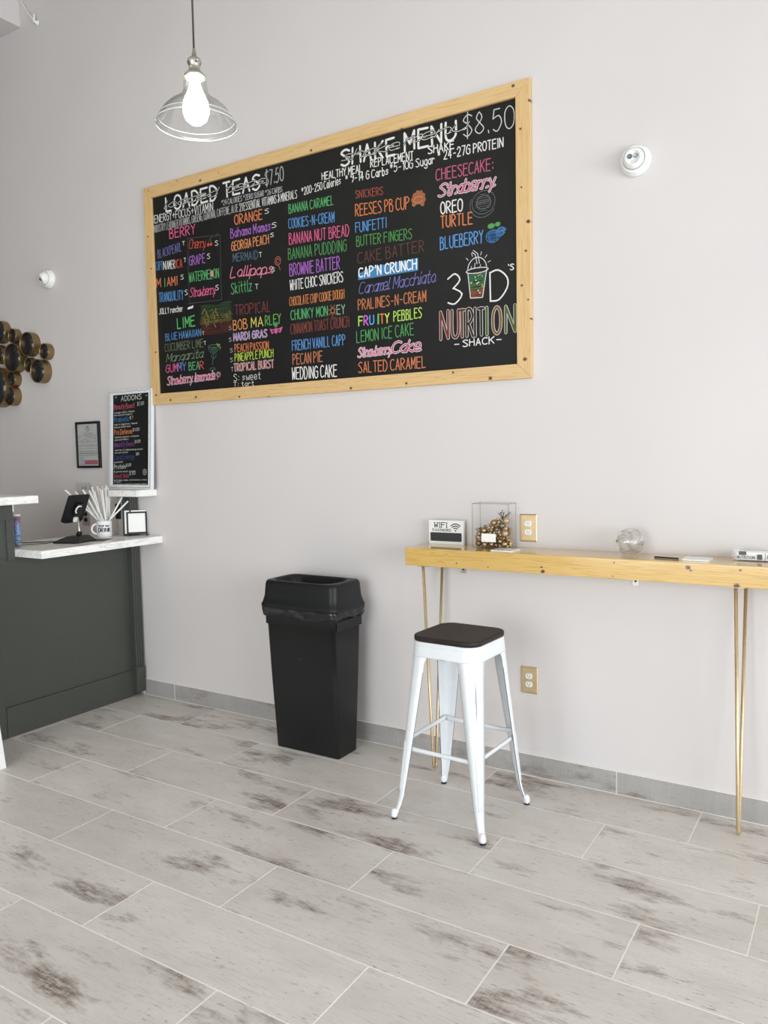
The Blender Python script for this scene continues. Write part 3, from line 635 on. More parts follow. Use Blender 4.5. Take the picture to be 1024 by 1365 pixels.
# ================================================================ SERVICE COUNTER
ct = thing('service_counter', 'dark grey-green painted service counter projecting from the wall under white tops', 'counter', (-4.1, -.9, 0))
XF = -3.975
bm = bmesh.new(); box(bm, -4.14, XF, -2.3, -.0125, 0, .986, bev=.002, seg=1); obj('front_panel', bm, M_grey, ct)
bm = bmesh.new(); box(bm, -4.14, XF-.0005, -2.3, -.8365, .9865, 1.285); obj('raised_panel', bm, M_grey, ct)
bm = bmesh.new(); box(bm, XF-.001, XF+.012, -.935, -.078, 0, .168, bev=.0015, seg=1); obj('kick_board', bm, M_grey, ct)
bm = bmesh.new(); box(bm, XF-.001, XF+.009, -.878, -.8365, .969, 1.19, bev=.001, seg=1); box(bm, XF-.001, XF+.009, -2.3, -.8365, 1.19, 1.285, bev=.001, seg=1); obj('stile', bm, M_grey, ct)
bm = bmesh.new(); box(bm, XF-.001, XF+.012, -1.03, -.938, 0, .969, bev=.001, seg=1); obj('stile', bm, M_grey, ct)
def pilaster(z0, z1, name):
    bm = bmesh.new(); y0, y1 = -.076, -.0125; n = 3; xf = -3.931
    pts = [(y0, XF), (y0, xf)]
    fw_ = (y1-y0)/(n*2+1)
    for i in range(n):
        a = y0+fw_*(2*i+1)
        pts += [(a, xf)]+[(a+fw_*(.5-.5*math.cos(math.pi*j/4)), xf-.007*math.sin(math.pi*j/4)) for j in range(1, 4)]+[(a+fw_, xf)]
    pts += [(y1, xf), (y1, XF)]
    a = [bm.verts.new((x, y, z0)) for y, x in pts]; b = [bm.verts.new((x, y, z1)) for y, x in pts]; N = len(a)
    bm.faces.new(a); bm.faces.new(b[::-1])
    for i in range(N): bm.faces.new((a[i], b[i], b[(i+1) % N], a[(i+1) % N]))
    obj(name, bm, M_grey, ct)
pilaster(.19, .986, 'fluted_pilaster')
bm = bmesh.new(); box(bm, XF, -3.922, -.081, -.013, .028, .19, bev=.0015, seg=1); obj('plinth', bm, M_grey, ct)
bm = bmesh.new(); box(bm, XF-.1, -3.941, -.105, -.0125, .9, 1.0); bm.free()
po = obj('post', B(-4.02, XF-.0, -.098, -.001, 1.031, 1.279), M_greyl, ct)
pilaster(1.0315, 1.279, 'fluted_pilaster')
# cover strip on the post, dark
obj('corner_strip', B(XF-.0, XF+.012, -.098, -.077, 1.0315, 1.279), M_grey, ct)
t = obj('lower_countertop', B(-4.30, -3.728, -.836, -.0015, .987, 1.030, bev=.003), M_marble); tag(t, 'white whitewashed lower counter ledge holding the mug and the tablet', 'countertop')
t = obj('raised_countertop', B(-4.42, -3.728, -2.35, -.838, 1.2862, 1.327, bev=.003), M_marble); tag(t, 'white raised counter top cut off by the left edge of the photo', 'countertop')
t = obj('raised_countertop', B(-4.02, -3.762, -.162, -.0015, 1.280, 1.3195, bev=.003), M_marble); tag(t, 'short white raised counter top against the wall under the add-ons chalkboard', 'countertop')
# post duplex outlet on the side face
def outlet(name, label, cx, cz, plate, face, h=.127, w=.081, rot=0, y=-.0002, cat='outlet'):
    t = thing(name, label, cat, (cx, y, cz), None); bm = bmesh.new()
    rings = []
    for dw, yy in ((0, 0), (0, -.003), (.006, -.0055), (.010, -.0045), (.014, -.0055), (.018, -.0055)): rings.append([(cx+p[0], y+yy, cz+p[1]) for p in rrect(w-dw, h-dw, .003, 2)])
    loft(bm, rings, sm=False); obj('cover_plate', bm, plate, t)
    for s in (-1, 1):
        bm = bmesh.new(); zc = cz+s*.0195
        pr_ = [(cx+.0165*math.cos(R_(a)), zc+max(-.0125, min(.0125, .0165*math.sin(R_(a))))) for a in range(0, 360, 15)]
        prism(bm, pr_, depth=.003); bmesh.ops.translate(bm, vec=(0, y-.0082, 0), verts=bm.verts); r = obj('receptacle', bm, face, t)
        bm = bmesh.new()
        for dx, hh in ((-.006, .008), (.006, .0065)): box(bm, cx+dx-.0011, cx+dx+.0011, y-.0086, y-.008, zc-hh/2+.003, zc+hh/2+.003)
        lathe(bm, [(.0022, 0), (.0022, .0005)], n=10, M=Matrix.Translation((cx, y-.0081, zc-.0065))@Matrix.Rotation(R_(90), 4, 'X')); obj('slot', bm, M_ink, r)
    bm = bmesh.new(); lathe(bm, [(.003, 0), (.0026, .001), (0, .0013)], n=12, M=Matrix.Translation((cx, y-.0053, cz))@Matrix.Rotation(R_(90), 4, 'X')); obj('screw', bm, M_nickel, t)
    return t
outlet('wall_outlet', 'gold framed white duplex outlet just above the wooden bar, right of the ornament vase', -1.3235, 1.1600, M_gold, M_plastw)
outlet('wall_outlet', 'gold framed white duplex outlet low on the wall, right of the stool', -1.3235, .4520, M_gold, M_plastw)
# ================================================================ TRASH CAN
tc = thing('trash_can', 'slim tall black plastic bin with an open-top hood lid and liner', 'trash can', (-2.408, -.215, 0))
cx, cy = -2.408, -.213
def rr_ring(w, d, r, z, cx=cx, cy=cy, n=5): return [(cx+a, cy+b, z) for a, b in rrect(w, d, r, n)]
bm = bmesh.new(); loft(bm, [rr_ring(.392, .158, .012, .0), rr_ring(.398, .164, .016, .006), rr_ring(.414, .215, .02, .40), rr_ring(.424, .243, .024, .655), rr_ring(.440, .252, .024, .657), rr_ring(.444, .256, .024, .72), rr_ring(.43, .25, .02, .735)]); obj('bin_body', bm, M_blackp, tc)
for s in (-1, 1): bm = bmesh.new(); box(bm, cx+s*.222-.007, cx+s*.222+.007, cy-.105, cy+.105, .650, .70, bev=.004); obj('handle', bm, M_blackp, tc)
bm = bmesh.new(); rings = []; rn = random.Random(5)
for i, (w_, d_, z) in enumerate([(.452, .262, .700), (.463, .272, .706), (.470, .278, .716), (.466, .274, .726), (.474, .281, .736), (.468, .276, .746), (.462, .27, .758)]):
    rg = rrect(w_, d_, .03, 6); N = len(rg); out = []
    for j, (a, b) in enumerate(rg):
        f = 1+.010*math.sin(j*1.9+i*1.3)+.006*rn.uniform(-1, 1); out.append((cx+a*f, cy+b*f, z+(.010*math.sin(j*.9+1)+.007*rn.uniform(-1, 1)) * (1-i/6)))
    # subdivide long sides
    o2 = []
    for j in range(N):
        p, q = Vector(out[j]), Vector(out[(j+1) % N]); o2.append(p)
        if (q-p).length > .06:
            m = 12
            for u in range(1, m): t = u/m; c = p.lerp(q, t); nrm = Vector((q.y-p.y, p.x-q.x, 0)).normalized(); o2.append(c+nrm*(.004*math.sin(u*1.7+i*.8)+.003*rn.uniform(-1, 1))+Vector((0, 0, (.010*math.sin(u*.55+i*.3)+.004*rn.uniform(-1, 1))*(1-i/7))))
    rings.append(o2)
loft(bm, rings, False, False); obj('bin_liner', bm, M_bag, tc)
bm = bmesh.new()
loft(bm, [rr_ring(.462, .270, .03, .742), rr_ring(.478, .284, .034, .744), rr_ring(.480, .286, .034, .760), rr_ring(.470, .276, .034, .768), rr_ring(.458, .258, .036, .80), rr_ring(.450, .248, .036, .862), rr_ring(.444, .242, .036, .873), rr_ring(.432, .230, .034, .880),
          rr_ring(.392, .212, .07, .880, cx-.010), rr_ring(.372, .200, .07, .872, cx-.012), rr_ring(.36, .185, .06, .835, cx-.012), rr_ring(.34, .16, .05, .77, cx-.012)], True, True); obj('hood_lid', bm, M_blackp, tc)
bm = bmesh.new(); ribbons(bm, [arc(cx, .50, .011, .012, 40, 320, 12), [(cx+.009, .494), (cx+.001, .494)]], .003, Vector((0, cy-.1125, 0)), EX, EZ); lg = obj('embossed_mark', bm, simple('bin_mark', '35373a', .3), tc, auto=False)
# ================================================================ BAR TABLE
bt = thing('wall_bar_table', 'long narrow varnished pine bar along the wall on thin gold hairpin legs', 'bar table', BAR_BASE)
ZT = 1.070
bm = bmesh.new(); box(bm, -1.851, 1.2, -.222, -.001, ZT-.083, ZT, bev=.003); obj('table_top', bm, M_bar, bt)
def hairpin(x, fx, fy, dx=0.0):
    ztop = ZT-.084
    pts = [(x-dx, -.200, ztop), (fx-.0, fy-.0135, .03)]+[(fx, fy+.0135*math.cos(a), .0215-.0145*math.sin(a)) for a in [math.pi*(1-j/6) for j in range(7)]]+[(fx, fy+.0135, .03), (x+dx, -.045, ztop)]
    bm = bmesh.new(); tube(bm, pts, .0068, 10); l = obj('hairpin_leg', bm, M_gold, bt)
    bm = bmesh.new(); box(bm, x-dx-.02, x+dx+.02, -.215, -.03, ztop-.003, ztop+.0008, bev=.001, seg=1); obj('mounting_plate', bm, M_gold, l)
hairpin(-1.757, -1.747, -.150, .010); hairpin(-.415, -.409, -.142, .008); hairpin(.95, .95, -.145, .0)
for x in (-1.655, -.842, -.02):
    bm = bmesh.new(); box(bm, x-.013, x+.013, -.0046, -.0006, .93, ZT-.084); box(bm, x-.013, x+.013, -.09, -.0006, ZT-.0875, ZT-.084); b_ = obj('angle_bracket', bm, M_nickel, bt)
    bm = bmesh.new(); lathe(bm, [(.005, 0), (.004, .002), (0, .0024)], n=10, M=Matrix.Translation((x, -.0046, .948))@Matrix.Rotation(R_(90), 4, 'X')); obj('screw', bm, M_blk, b_)
# ================================================================ STOOL
ST = Vector((-1.435, -.494, 0)); ANG = R_(-2.4)
st = thing('bar_stool', 'white enamelled metal stool with splayed legs and a dark brown square wooden seat', 'stool', ST)
MS = Matrix.Translation(ST)@Matrix.Rotation(ANG, 4, 'Z')
def sobj(name, bm, m, parent=st): bm.transform(MS); return obj(name, bm, m, parent)
bm = bmesh.new(); loft(bm, [[(a, b, z) for a, b in rrect(w_, w_, r, 8)] for w_, r, z in ((.300, .060, .7455), (.306, .063, .748), (.307, .064, .762), (.303, .062, .7655), (.297, .059, .767))]); sobj('seat', bm, M_seat)
bm = bmesh.new(); AP = [(.300, .056, .745), (.304, .058, .742), (.304, .058, .730), (.301, .056, .727), (.306, .058, .722), (.312, .060, .690), (.316, .062, .684)]
loft(bm, [[(a, b, z) for a, b in rrect(w_, w_, r, 8)] for w_, r, z in AP]+[[(a, b, z) for a, b in rrect(w_-.006, w_-.006, r, 8)] for w_, r, z in AP[::-1]], True, True); sobj('seat_apron', bm, M_white)
def leg_center(z):      # distance of the outer corner from the centre line along each axis
    t = z/.745; return .1995-.0495*t if z > .10 else .1995-.0495*t+.016*((.10-z)/.10)**1.6
for sx in (-1, 1):
    for sy in (-1, 1):
        bm = bmesh.new(); ringsO = []
        zs = [.008, .02, .04, .065, .10, .15, .22, .30, .38, .46, .54, .62, .66, .69, .71]
        for z in zs:
            t = z/.745; wl = .021+.058*min(1, max(0, (z-.03)/.66))**.85
            if z > .67: wl += (z-.67)*.55
            r = .010+.048*t; c = leg_center(z); cc = c-r; o = []
            fl = max(.002, wl-r)
            o.append((cc-fl, c)); o += [(cc+r*math.cos(a), cc+r*math.sin(a)) for a in [R_(90-15*j) for j in range(7)]]; o.append((c, cc-fl))
            th = .0022; i_ = [(cc-fl, c-th)]+[(cc+(r-th)*math.cos(a), cc+(r-th)*math.sin(a)) for a in [R_(90-15*j) for j in range(7)]]+[(c-th, cc-fl)]
            ringsO.append([(sx*a, sy*b, z) for a, b in o+i_[::-1]])
        loft(bm, ringsO); lg = sobj('leg', bm, M_white)
        bm = bmesh.new()
        for idx in (0, len(ringsO[0])-1): pass
        n_ = 9
        tube(bm, [Vector(r[0]).lerp(Vector(r[-1]), .5) for r in ringsO[2:-3]], .0013, 5); tube(bm, [Vector(r[n_-1]).lerp(Vector(r[n_]), .5) for r in ringsO[2:-3]], .0013, 5)
        sobj('chipped_edge', bm, M_edge, lg)
        # pressed rib on the lower corner and foot
        bm = bmesh.new(); u = []
        for s in (-1, 1):
            pl = []
            for z in [.115+.2*j/8 for j in range(9)]:
                c = leg_center(z); r = .010+.048*z/.745; cc = c-r; a = R_(45+s*(16-.4)); pl.append((sx*(cc+(r+.0006)*math.cos(a)), sy*(cc+(r+.0006)*math.sin(a)), z))
            u.append(pl)
        z = .322; c = leg_center(z); r = .010+.048*z/.745; cc = c-r; tip = (sx*(cc+(r+.0006)*math.cos(R_(45))), sy*(cc+(r+.0006)*math.sin(R_(45))), z+.004)
        tube(bm, u[0]+[tip]+u[1][::-1], .0016, 6); sobj('pressed_rib', bm, M_white, lg)
        if sx > 0 and sy < 0:
            bm = bmesh.new(); sl = []
            for z in (.44, .48, .53, .58, .62):
                c = leg_center(z); r = .010+.048*z/.745; cc = c-r; a = R_(45-4); sl.append((sx*(cc+(r+.0002)*math.cos(a)), sy*(cc+(r+.0002)*math.sin(a)), z))
            tube(bm, sl, [.0003, .0008, .0016, .0012, .0003], 6); sobj('crease_reflection', bm, M_edge, lg)  # dark reflection on the upper leg corner, drawn as a thin dark tube
        bm = bmesh.new(); c = leg_center(.0)-.011
        lathe(bm, [(.010, 0), (.0125, .001), (.0125, .009), (.010, .010)], (sx*c, sy*c, 0), 14); sobj('rubber_foot', bm, M_rubber, lg)
        bm = bmesh.new(); lathe(bm, [(.0135, .0095), (.0145, .016), (.013, .03), (.010, .04), (.003, .044)], (sx*c, sy*c, 0), 14); sobj('foot_cap', bm, M_white, lg)
def stretcher(ax, s, z):
    c = leg_center(z)-.014; p = []
    for t in (-1, -.93, -.85, -.5, 0, .5, .85, .93, 1): p.append((t*c, s*c) if ax == 'x' else (s*c, t*c))
    bm = bmesh.new(); R = []
    for i, (a, b) in enumerate(p):
        fl = i in (0, 1, 7, 8); hh = .012 if fl else .0095; ww = .003 if fl else .0065; rg = []
        for k in range(8):
            an = k*math.pi/4+.39; u, v = ww*math.cos(an), hh*math.sin(an)
            rg.append((a, b+u, z+v) if ax == 'x' else (a+u, b, z+v))
        R.append(rg)
    loft(bm, R); sobj('stretcher', bm, M_white)
stretcher('x', -1, .296); stretcher('y', 1, .304); stretcher('y', -1, .330); stretcher('x', 1, .326)
# under-seat cross bar
bm = bmesh.new(); box(bm, -.145, .145, -.012, .012, .683, .689); box(bm, -.012, .012, -.145, .145, .678, .6828); sobj('cross_brace', bm, M_nickel)
# ================================================================ PENDANT LAMP
PX, PY, PZ = -2.162, -1.168, 2.744
pl = thing('pendant_lamp', 'lit pendant lamp with a clear glass bell shade on a thin black cord', 'pendant lamp', (PX, PY, PZ))
prof = [(.036, .172), (.041, .160), (.0435, .145), (.045, .122), (.052, .106), (.068, .090), (.094, .074), (.116, .054), (.134, .030), (.146, .010), (.151, .0)]
bm = bmesh.new(); lathe(bm, prof+[(r-.0025, z) for r, z in prof[::-1]], (PX, PY, PZ), 48, cap=False); obj('glass_shade', bm, M_glass, pl)
bm = bmesh.new()
for r, z in ((.1505, .0), (.140, .021)): tube(bm, [(PX+r*math.cos(a*math.pi/30), PY+r*math.sin(a*math.pi/30), PZ+z) for a in range(60)], .0022 if z == 0 else .0012, 6, closed=True)
rimm = NT('glass_rim'); rimm.base('f4f6f6'); rimm.bs.inputs['Roughness'].default_value = .1; rimm.bs.inputs['Transmission Weight'].default_value = .35
obj('shade_rim', bm, rimm.m, pl)
bm = bmesh.new(); lathe(bm, [(.0385, .168), (.0385, .176), (.030, .186), (.021, .190), (.021, .212), (.024, .216), (.027, .224), (.024, .234), (.016, .240), (.009, .243), (.0065, .268), (.0045, .272)], (PX, PY, PZ), 28); sk = obj('socket', bm, M_nickel, pl)
bm = bmesh.new(); lathe(bm, [(.006, 0), (.006, .012), (.003, .014)], n=10, M=Matrix.Translation((PX+.021, PY-.012, PZ+.218))@Matrix.Rotation(R_(70), 4, 'Y')); obj('switch_key', bm, M_nickel, sk)
bm = bmesh.new(); lathe(bm, [(0, .000), (.020, .003), (.038, .018), (.047, .040), (.0485, .060), (.044, .082), (.034, .106), (.026, .125), (.020, .140), (.0165, .165)], (PX, PY, PZ), 28); obj('bulb', bm, M_bulb, pl)
bm = bmesh.new(); tube(bm, [(PX, PY, PZ+.268), (PX+.002, PY, PZ+.8), (PX-.003, PY, PZ+1.3), (PX, PY, H-.03)], .0036, 8); obj('cord', bm, M_cable, pl)
bm = bmesh.new(); lathe(bm, [(.055, H-.004), (.055, H-.012), (.03, H-.03), (.006, H-.034)], (PX, PY, 0), 24); obj('ceiling_rose', bm, M_nickel, pl)
# ================================================================ SECURITY CAMERAS
def turret(label, x, z, look):
    t = thing('security_camera', label, 'security camera', (x, -.001, z)); N_ = Matrix.Translation((x, -.001, z))@Matrix.Rotation(R_(90), 4, 'X')
    bm = bmesh.new(); lathe(bm, [(.062, 0), (.0635, .004), (.062, .012), (.058, .022), (.056, .024), (.056, .030), (.052, .036), (.046, .040), (.044, .036), (.044, .01)], n=36, M=N_); obj('mount_base', bm, M_plastw, t)
    d = Vector(look).normalized(); c = Vector((x, -.038, z)); q = Vector((0, 0, 1)).rotation_difference(d).to_matrix().to_4x4(); Mh = Matrix.Translation(c)@q
    prof = [(.0425*math.sin(R_(a)), .0425*math.cos(R_(a))) for a in range(180, 38, -12)]+[(.028, .0325), (.0275, .030), (0, .030)]
    bm = bmesh.new(); lathe(bm, prof, n=32, M=Mh); hd = obj('camera_eye', bm, M_plastw, t)
    e1 = (Vector((1, 0, 0))-d*d.x).normalized(); e2 = d.cross(e1)*(1 if d.cross(e1).z > 0 else -1)
    for off, mt in ((-.0115, M_blk2), (.0115, M_lens)):
        bm = bmesh.new(); p = c+d*.0302+e1*off+e2*.003; lathe(bm, [(.0098, 0), (.0098, .0022), (.0082, .0022), (.0078, .0008), (0, .0008)], n=20, M=Matrix.Translation(p)@q); obj('lens', bm, mt, hd)
    bm = bmesh.new(); p = c+d*.0302-e2*.016-e1*.003; lathe(bm, [(.0016, 0), (.0014, .001), (0, .001)], n=10, M=Matrix.Translation(p)@q); obj('indicator', bm, M_blk2, hd)
M_blk2 = simple('camera_ir_window', '6c6f74', .2); M_lens = simple('camera_lens', 'a8abb0', .1, metal=.4)
turret('white round security camera high on the wall, right of the menu board', -.848, 2.686, (.10, -.97, -.08))
turret('white security camera in the upper left above the round metal wall art', -4.72, 2.726, (-.32, -.85, -.42))
# ================================================================ WALL ART (one welded sculpture of mirror drums)
wa = thing('wall_art', 'cluster of round antique bronze drums with dark mirrors on the wall', 'wall art', (-5.1, -.001, 2.0))
for i, (x, z, r, y) in enumerate(DRUMS+[(-5.42, 2.15, .09, -.055), (-5.45, 1.95, .07, -.045), (-5.42, 2.36, .085, -.055), (-5.55, 2.25, .07, -.045)]):
    Mx = Matrix.Translation((x, -.001, z))@Matrix.Rotation(R_(90), 4, 'X'); dp = -y
    bm = bmesh.new(); lathe(bm, [(r, 0), (r, .002), (r, dp-.004), (r, dp-.0015), (r-.0005, dp-.0005), (r-.0015, dp), (r-.003, dp), (r-.0055, dp), (r-.0075, dp-.002), (r-.0075, dp-.006), (r-.02, dp-.006)], n=40, M=Mx); dr = obj('drum', bm, M_bronze, wa)
    bm = bmesh.new(); lathe(bm, [(r-.0078, dp-.0058), (r-.0078, dp-.004), (0, dp-.004)], n=40, M=Mx); obj('mirror', bm, M_mirror, dr)
# ================================================================ FRAMED CERTIFICATE
cf = thing('framed_certificate', 'small grey certificate in a thin black frame on the wall beside the add-ons board', 'certificate', (-4.388, -.001, 1.455))
x0, x1, z0, z1 = -4.508, -4.270, 1.456, 1.761
def frame4(t, x0, x1, z0, z1, w, y0, y1, m, name='frame'):
    bm = bmesh.new()
    for a in ((x0, x1, z1-w, z1), (x0, x1, z0, z0+w), (x0, x0+w, z0+w, z1-w), (x1-w, x1, z0+w, z1-w)): box(bm, a[0], a[1], y0, y1, a[2], a[3], bev=.001, seg=1)
    return obj(name, bm, m, t)
frame4(cf, x0, x1, z0, z1, .0155, -.017, -.001, M_blk)
obj('paper', B(x0+.014, x1-.014, -.010, -.008, z0+.014, z1-.014), simple('certificate_paper', 'b4b6b4', .4, ns=8), cf)
bm = bmesh.new(); yy = Vector((0, -.0104, 0)); cxx = (x0+x1)/2
ribbons(bm, [arc(cxx, z1-.047, .016, .016), [(cxx-.012, z1-.038), (cxx+.012, z1-.055)], [(cxx, z1-.045), (cxx, z1-.034)]], .004, yy, EX, EZ)
rn = random.Random(11)
for i in range(20):
    zz = z1-.075-i*.0078; a = x0+.025+(.055 if i in (0, 1) else 0)
    while a < x1-.03-(.05 if i in (0, 1) else 0):
        b = a+rn.uniform(.006, .024)
        if not (i in (9, 12, 14) or (2 < i < 9 and rn.random() < .45)): ribbons(bm, [[(a, zz), (min(b, x1-.03), zz)]], .0024 if i != 17 else .004, yy, EX, EZ)
        a = b+.005
obj('printed_text', bm, simple('print_grey', '6a6c6c', .6, bmp=0), cf, auto=False)
bm = bmesh.new(); box(bm, x0+.075, x1-.03, -.0104, -.0101, z0+.024, z0+.052); obj('red_stamp', bm, simple('stamp_red', '9c5a66', .6, bmp=0), cf)
bm = bmesh.new(); [box(bm, x0+.03, x0+.07, -.0104, -.0101, z0+.02+i*.012, z0+.024+i*.012) for i in range(5)]; obj('blue_stamp', bm, simple('stamp_blue', '7a7c98', .6, bmp=0), cf)
# ================================================================ ADD-ONS BOARD (leans against the wall on the raised top)
ad = thing('addons_chalkboard', 'tall narrow black add-ons chalkboard in a white patterned frame leaning on the wall', 'chalkboard', (-3.95, -.05, 1.32))
aw, ah, th = .392, .622, .024; lean = math.atan2(.036, ah)
MA = Matrix.Translation((-4.137, -.064, 1.3202))@Matrix.Rotation(-lean, 4, 'X')     # local: x 0..aw, y 0 front .. th back, z up
def aobj(name, bm, m, parent=ad, auto=True): bm.transform(MA); return obj(name, bm, m, parent, auto=auto)
bm = bmesh.new(); fwid = .033
for a in ((0, aw, ah-.026, ah), (0, aw, 0, .028), (0, fwid, .028, ah-.026), (aw-.027, aw, .028, ah-.026)): box(bm, a[0], a[1], 0, th, a[2], a[3], bev=.001, seg=1)
fr = aobj('frame', bm, M_white)
bm = bmesh.new(); rn = random.Random(2)
def leafmark(x, z): a = rn.uniform(0, 3.1); l = .0042; ribbons(bm, [[(x-l*math.cos(a), z-l*math.sin(a)), (x+l*math.cos(a), z+l*math.sin(a))]], .0032, Vector((0, -.0004, 0)), EX, EZ)
z = .008
while z < ah-.006: leafmark(.007+rn.uniform(-.0015, .0015), z); leafmark(aw-.009+rn.uniform(-.002, .002), z+.004); z += .0135
x = .018
while x < aw-.01: leafmark(x, ah-.009+rn.uniform(-.003, .003)); leafmark(x+.005, .012+rn.uniform(-.003, .003)); x += .0135
aobj('frame_pattern', bm, M_ink, fr, auto=False)
aobj('chalkboard', B(fwid-.003, aw-.024, .006, .012, .025, ah-.023), M_board)
ARows = [('ADDONS', .11, .30, .556, .030, 'd4d8d4', .0034), ('*', .05, .075, .562, .024, 'a0a6a0', .003), ('*', .33, .355, .562, .020, '8a908a', .003), ('Beauty Boost', .045, .235, .505, .032, 'c05064', .0036), ('$7.00', .26, .32, .520, .02, 'c8ccc8', .0022),
 ('collagen, biotin, vitamins', .045, .235, .480, .009, 'c8ccc8', .0018), ('skin and nail support', .045, .215, .464, .009, 'c8ccc8', .0018),
 ('Probiotic', .045, .185, .425, .030, '4880b8', .0034), ('$1', .19, .22, .438, .018, 'c8ccc8', .0022), ('aids in digestion, immune', .045, .26, .405, .009, 'c8ccc8', .0018), ('and gut health daily', .045, .20, .388, .009, 'c8ccc8', .0018),
 ('Pre Defense', .045, .215, .345, .032, 'e08048', .0036), ('$1.00', .22, .28, .362, .018, 'c8ccc8', .0022), ('immune support, vitamins', .052, .275, .325, .009, 'c8ccc8', .0018), ('zinc and vitamin c', .052, .18, .308, .009, 'c8ccc8', .0018),
 ('Immunity Boost', .045, .235, .268, .030, '7a4488', .0034), ('$1.00', .24, .29, .288, .018, 'c8ccc8', .0022), ('calories of added energy boost', .052, .31, .243, .009, 'c8ccc8', .0018), ('for more focus', .052, .175, .226, .009, 'c8ccc8', .0018),
 ('Long Energy', .045, .235, .188, .030, '44508c', .003), ('50c', .25, .28, .212, .016, 'c8ccc8', .0022), ('extra boost', .045, .13, .166, .009, 'c8ccc8', .0018),
 ('Protein', .045, .155, .128, .028, 'c8d0c4', .0034), ('$1.00', .158, .205, .142, .018, 'c8ccc8', .0022), ('8 grams each scoop', .045, .245, .107, .009, 'c8ccc8', .0018),
 ('Donut Hole', .045, .185, .070, .028, 'b04468', .0034), ('$.50', .19, .245, .090, .018, 'c8ccc8', .0022), ('birthday cake, old fashion, choc', .045, .35, .053, .009, 'c8ccc8', .0018),
 ('Fiber', .045, .115, .0385, .014, '90989c', .0028), ('promotes digestive health daily', .045, .35, .0275, .008, 'c8ccc8', .0018)]
for t_, a, b, z, h_, c_, w_ in ARows:
    bm = bmesh.new(); write(bm, t_, a, z, b, z+.004, h_, w_, Vector((0, .0054, 0)), EX, EZ); aobj('chalk_lettering', bm, chalk(c_), auto=False)
bm = bmesh.new(); ribbons(bm, [arc(.33, .108, .016, .018), arc(.33, .108, .007, .008)], .003, Vector((0, .0054, 0)), EX, EZ); aobj('chalk_drawing', bm, chalk('b8bcb8'), auto=False)
# ================================================================ ON THE LOWER COUNTER
ZC = 1.030
# mug and straws
mg = thing('mug', 'white mug with black writing, filled with paper straws', 'mug', (-4.04, -.187, ZC)); mx, my = -4.04, -.187
bm = bmesh.new(); lathe(bm, [(.038, 0), (.042, .003), (.0455, .012), (.0465, .05), (.0465, .100), (.0455, .1015), (.0435, .100), (.0430, .05), (.042, .010), (.0, .007)], (mx, my, ZC), 36); obj('mug_body', bm, M_ceram, mg)
hd = Vector((-.5, -.85, 0)).normalized()
hp = [Vector((mx, my, ZC))+hd*(.044+.030*math.sin(R_(a)))+Vector((0, 0, .052+.031*math.cos(R_(a)))) for a in range(0, 181, 15)]
bm = bmesh.new(); tube(bm, hp, .0062, 10); obj('handle', bm, M_ceram, mg)
def wrap(bm, text, a0, a1, z, h, w):
    S, tot = strokes(text, '', .2)
    for pl_ in S:
        for p, q in zip(pl_, pl_[1:]):
            def P(p_, dz=0, da=0): an = R_(a0+(a1-a0)*p_[0]/tot)+da; return Vector((mx+.0470*math.cos(an), my+.0470*math.sin(an), z+p_[1]*h/9+dz))
            d = Vector(((q[0]-p[0])*abs(a1-a0)/tot*R_(1)*.047, (q[1]-p[1])*h/9)); 
            if d.length < 1e-6: continue
            n = Vector((-d.y, d.x)).normalized()*w/2; sgn = 1 if a1 > a0 else -1
            bm.faces.new([bm.verts.new(v) for v in (P(p, -n.y, -sgn*n.x/.047), P(q, -n.y, -sgn*n.x/.047), P(q, n.y, sgn*n.x/.047), P(p, n.y, sgn*n.x/.047))])
bm = bmesh.new(); wrap(bm, 'have you', -82, 0, ZC+.066, .015, .0034); wrap(bm, 'DRINK', -84, 12, ZC+.034, .025, .0052); obj('mug_writing', bm, M_ink, mg, auto=False)
C0 = Vector((mx, my, ZC+.012)); rn = random.Random(21)
tips = [(-.444, 1.333, -4.05), (-.345, 1.318, -4.09), (-.330, 1.330, -4.04), (-.315, 1.325, -4.0), (-.30, 1.315, -4.06), (-.268, 1.322, -4.12), (-.255, 1.318, -4.03), (-.225, 1.342, -4.09), (-.213, 1.325, -4.01), (-.19, 1.33, -4.06), (-.178, 1.345, -4.10), (-.170, 1.335, -4.035), (-.15, 1.35, -4.05), (-.138, 1.345, -4.1), (-.14, 1.335, -4.045), (-.120, 1.310, -4.05), (-.128, 1.274, -3.935), (-.112, 1.250, -3.900)]
def seg_gap(p, q, a, b):
    m = 9
    for i in range(25):
        u = p.lerp(q, i/24); d = b-a; t = max(0, min(1, (u-a).dot(d)/d.dot(d))); m = min(m, (u-(a+d*t)).length)
    return m
ORD = ['leftmost', 'second from the left', 'third from the left', 'fourth from the left', 'fifth from the left', 'sixth from the left', 'seventh from the left', 'eighth from the left', 'ninth from the left', 'ninth from the right', 'eighth from the right', 'seventh from the right', 'sixth from the right', 'fifth from the right', 'fourth from the right', 'third from the right', 'second from the right', 'rightmost']
def px_x(p): q = cam.matrix_world.inverted() @ Vector(p); return -q.x/q.z
order = sorted(range(len(tips)), key=lambda i: px_x((tips[i][2], tips[i][0], tips[i][1]))); rank = {i: k for k, i in enumerate(order)}
placed = []
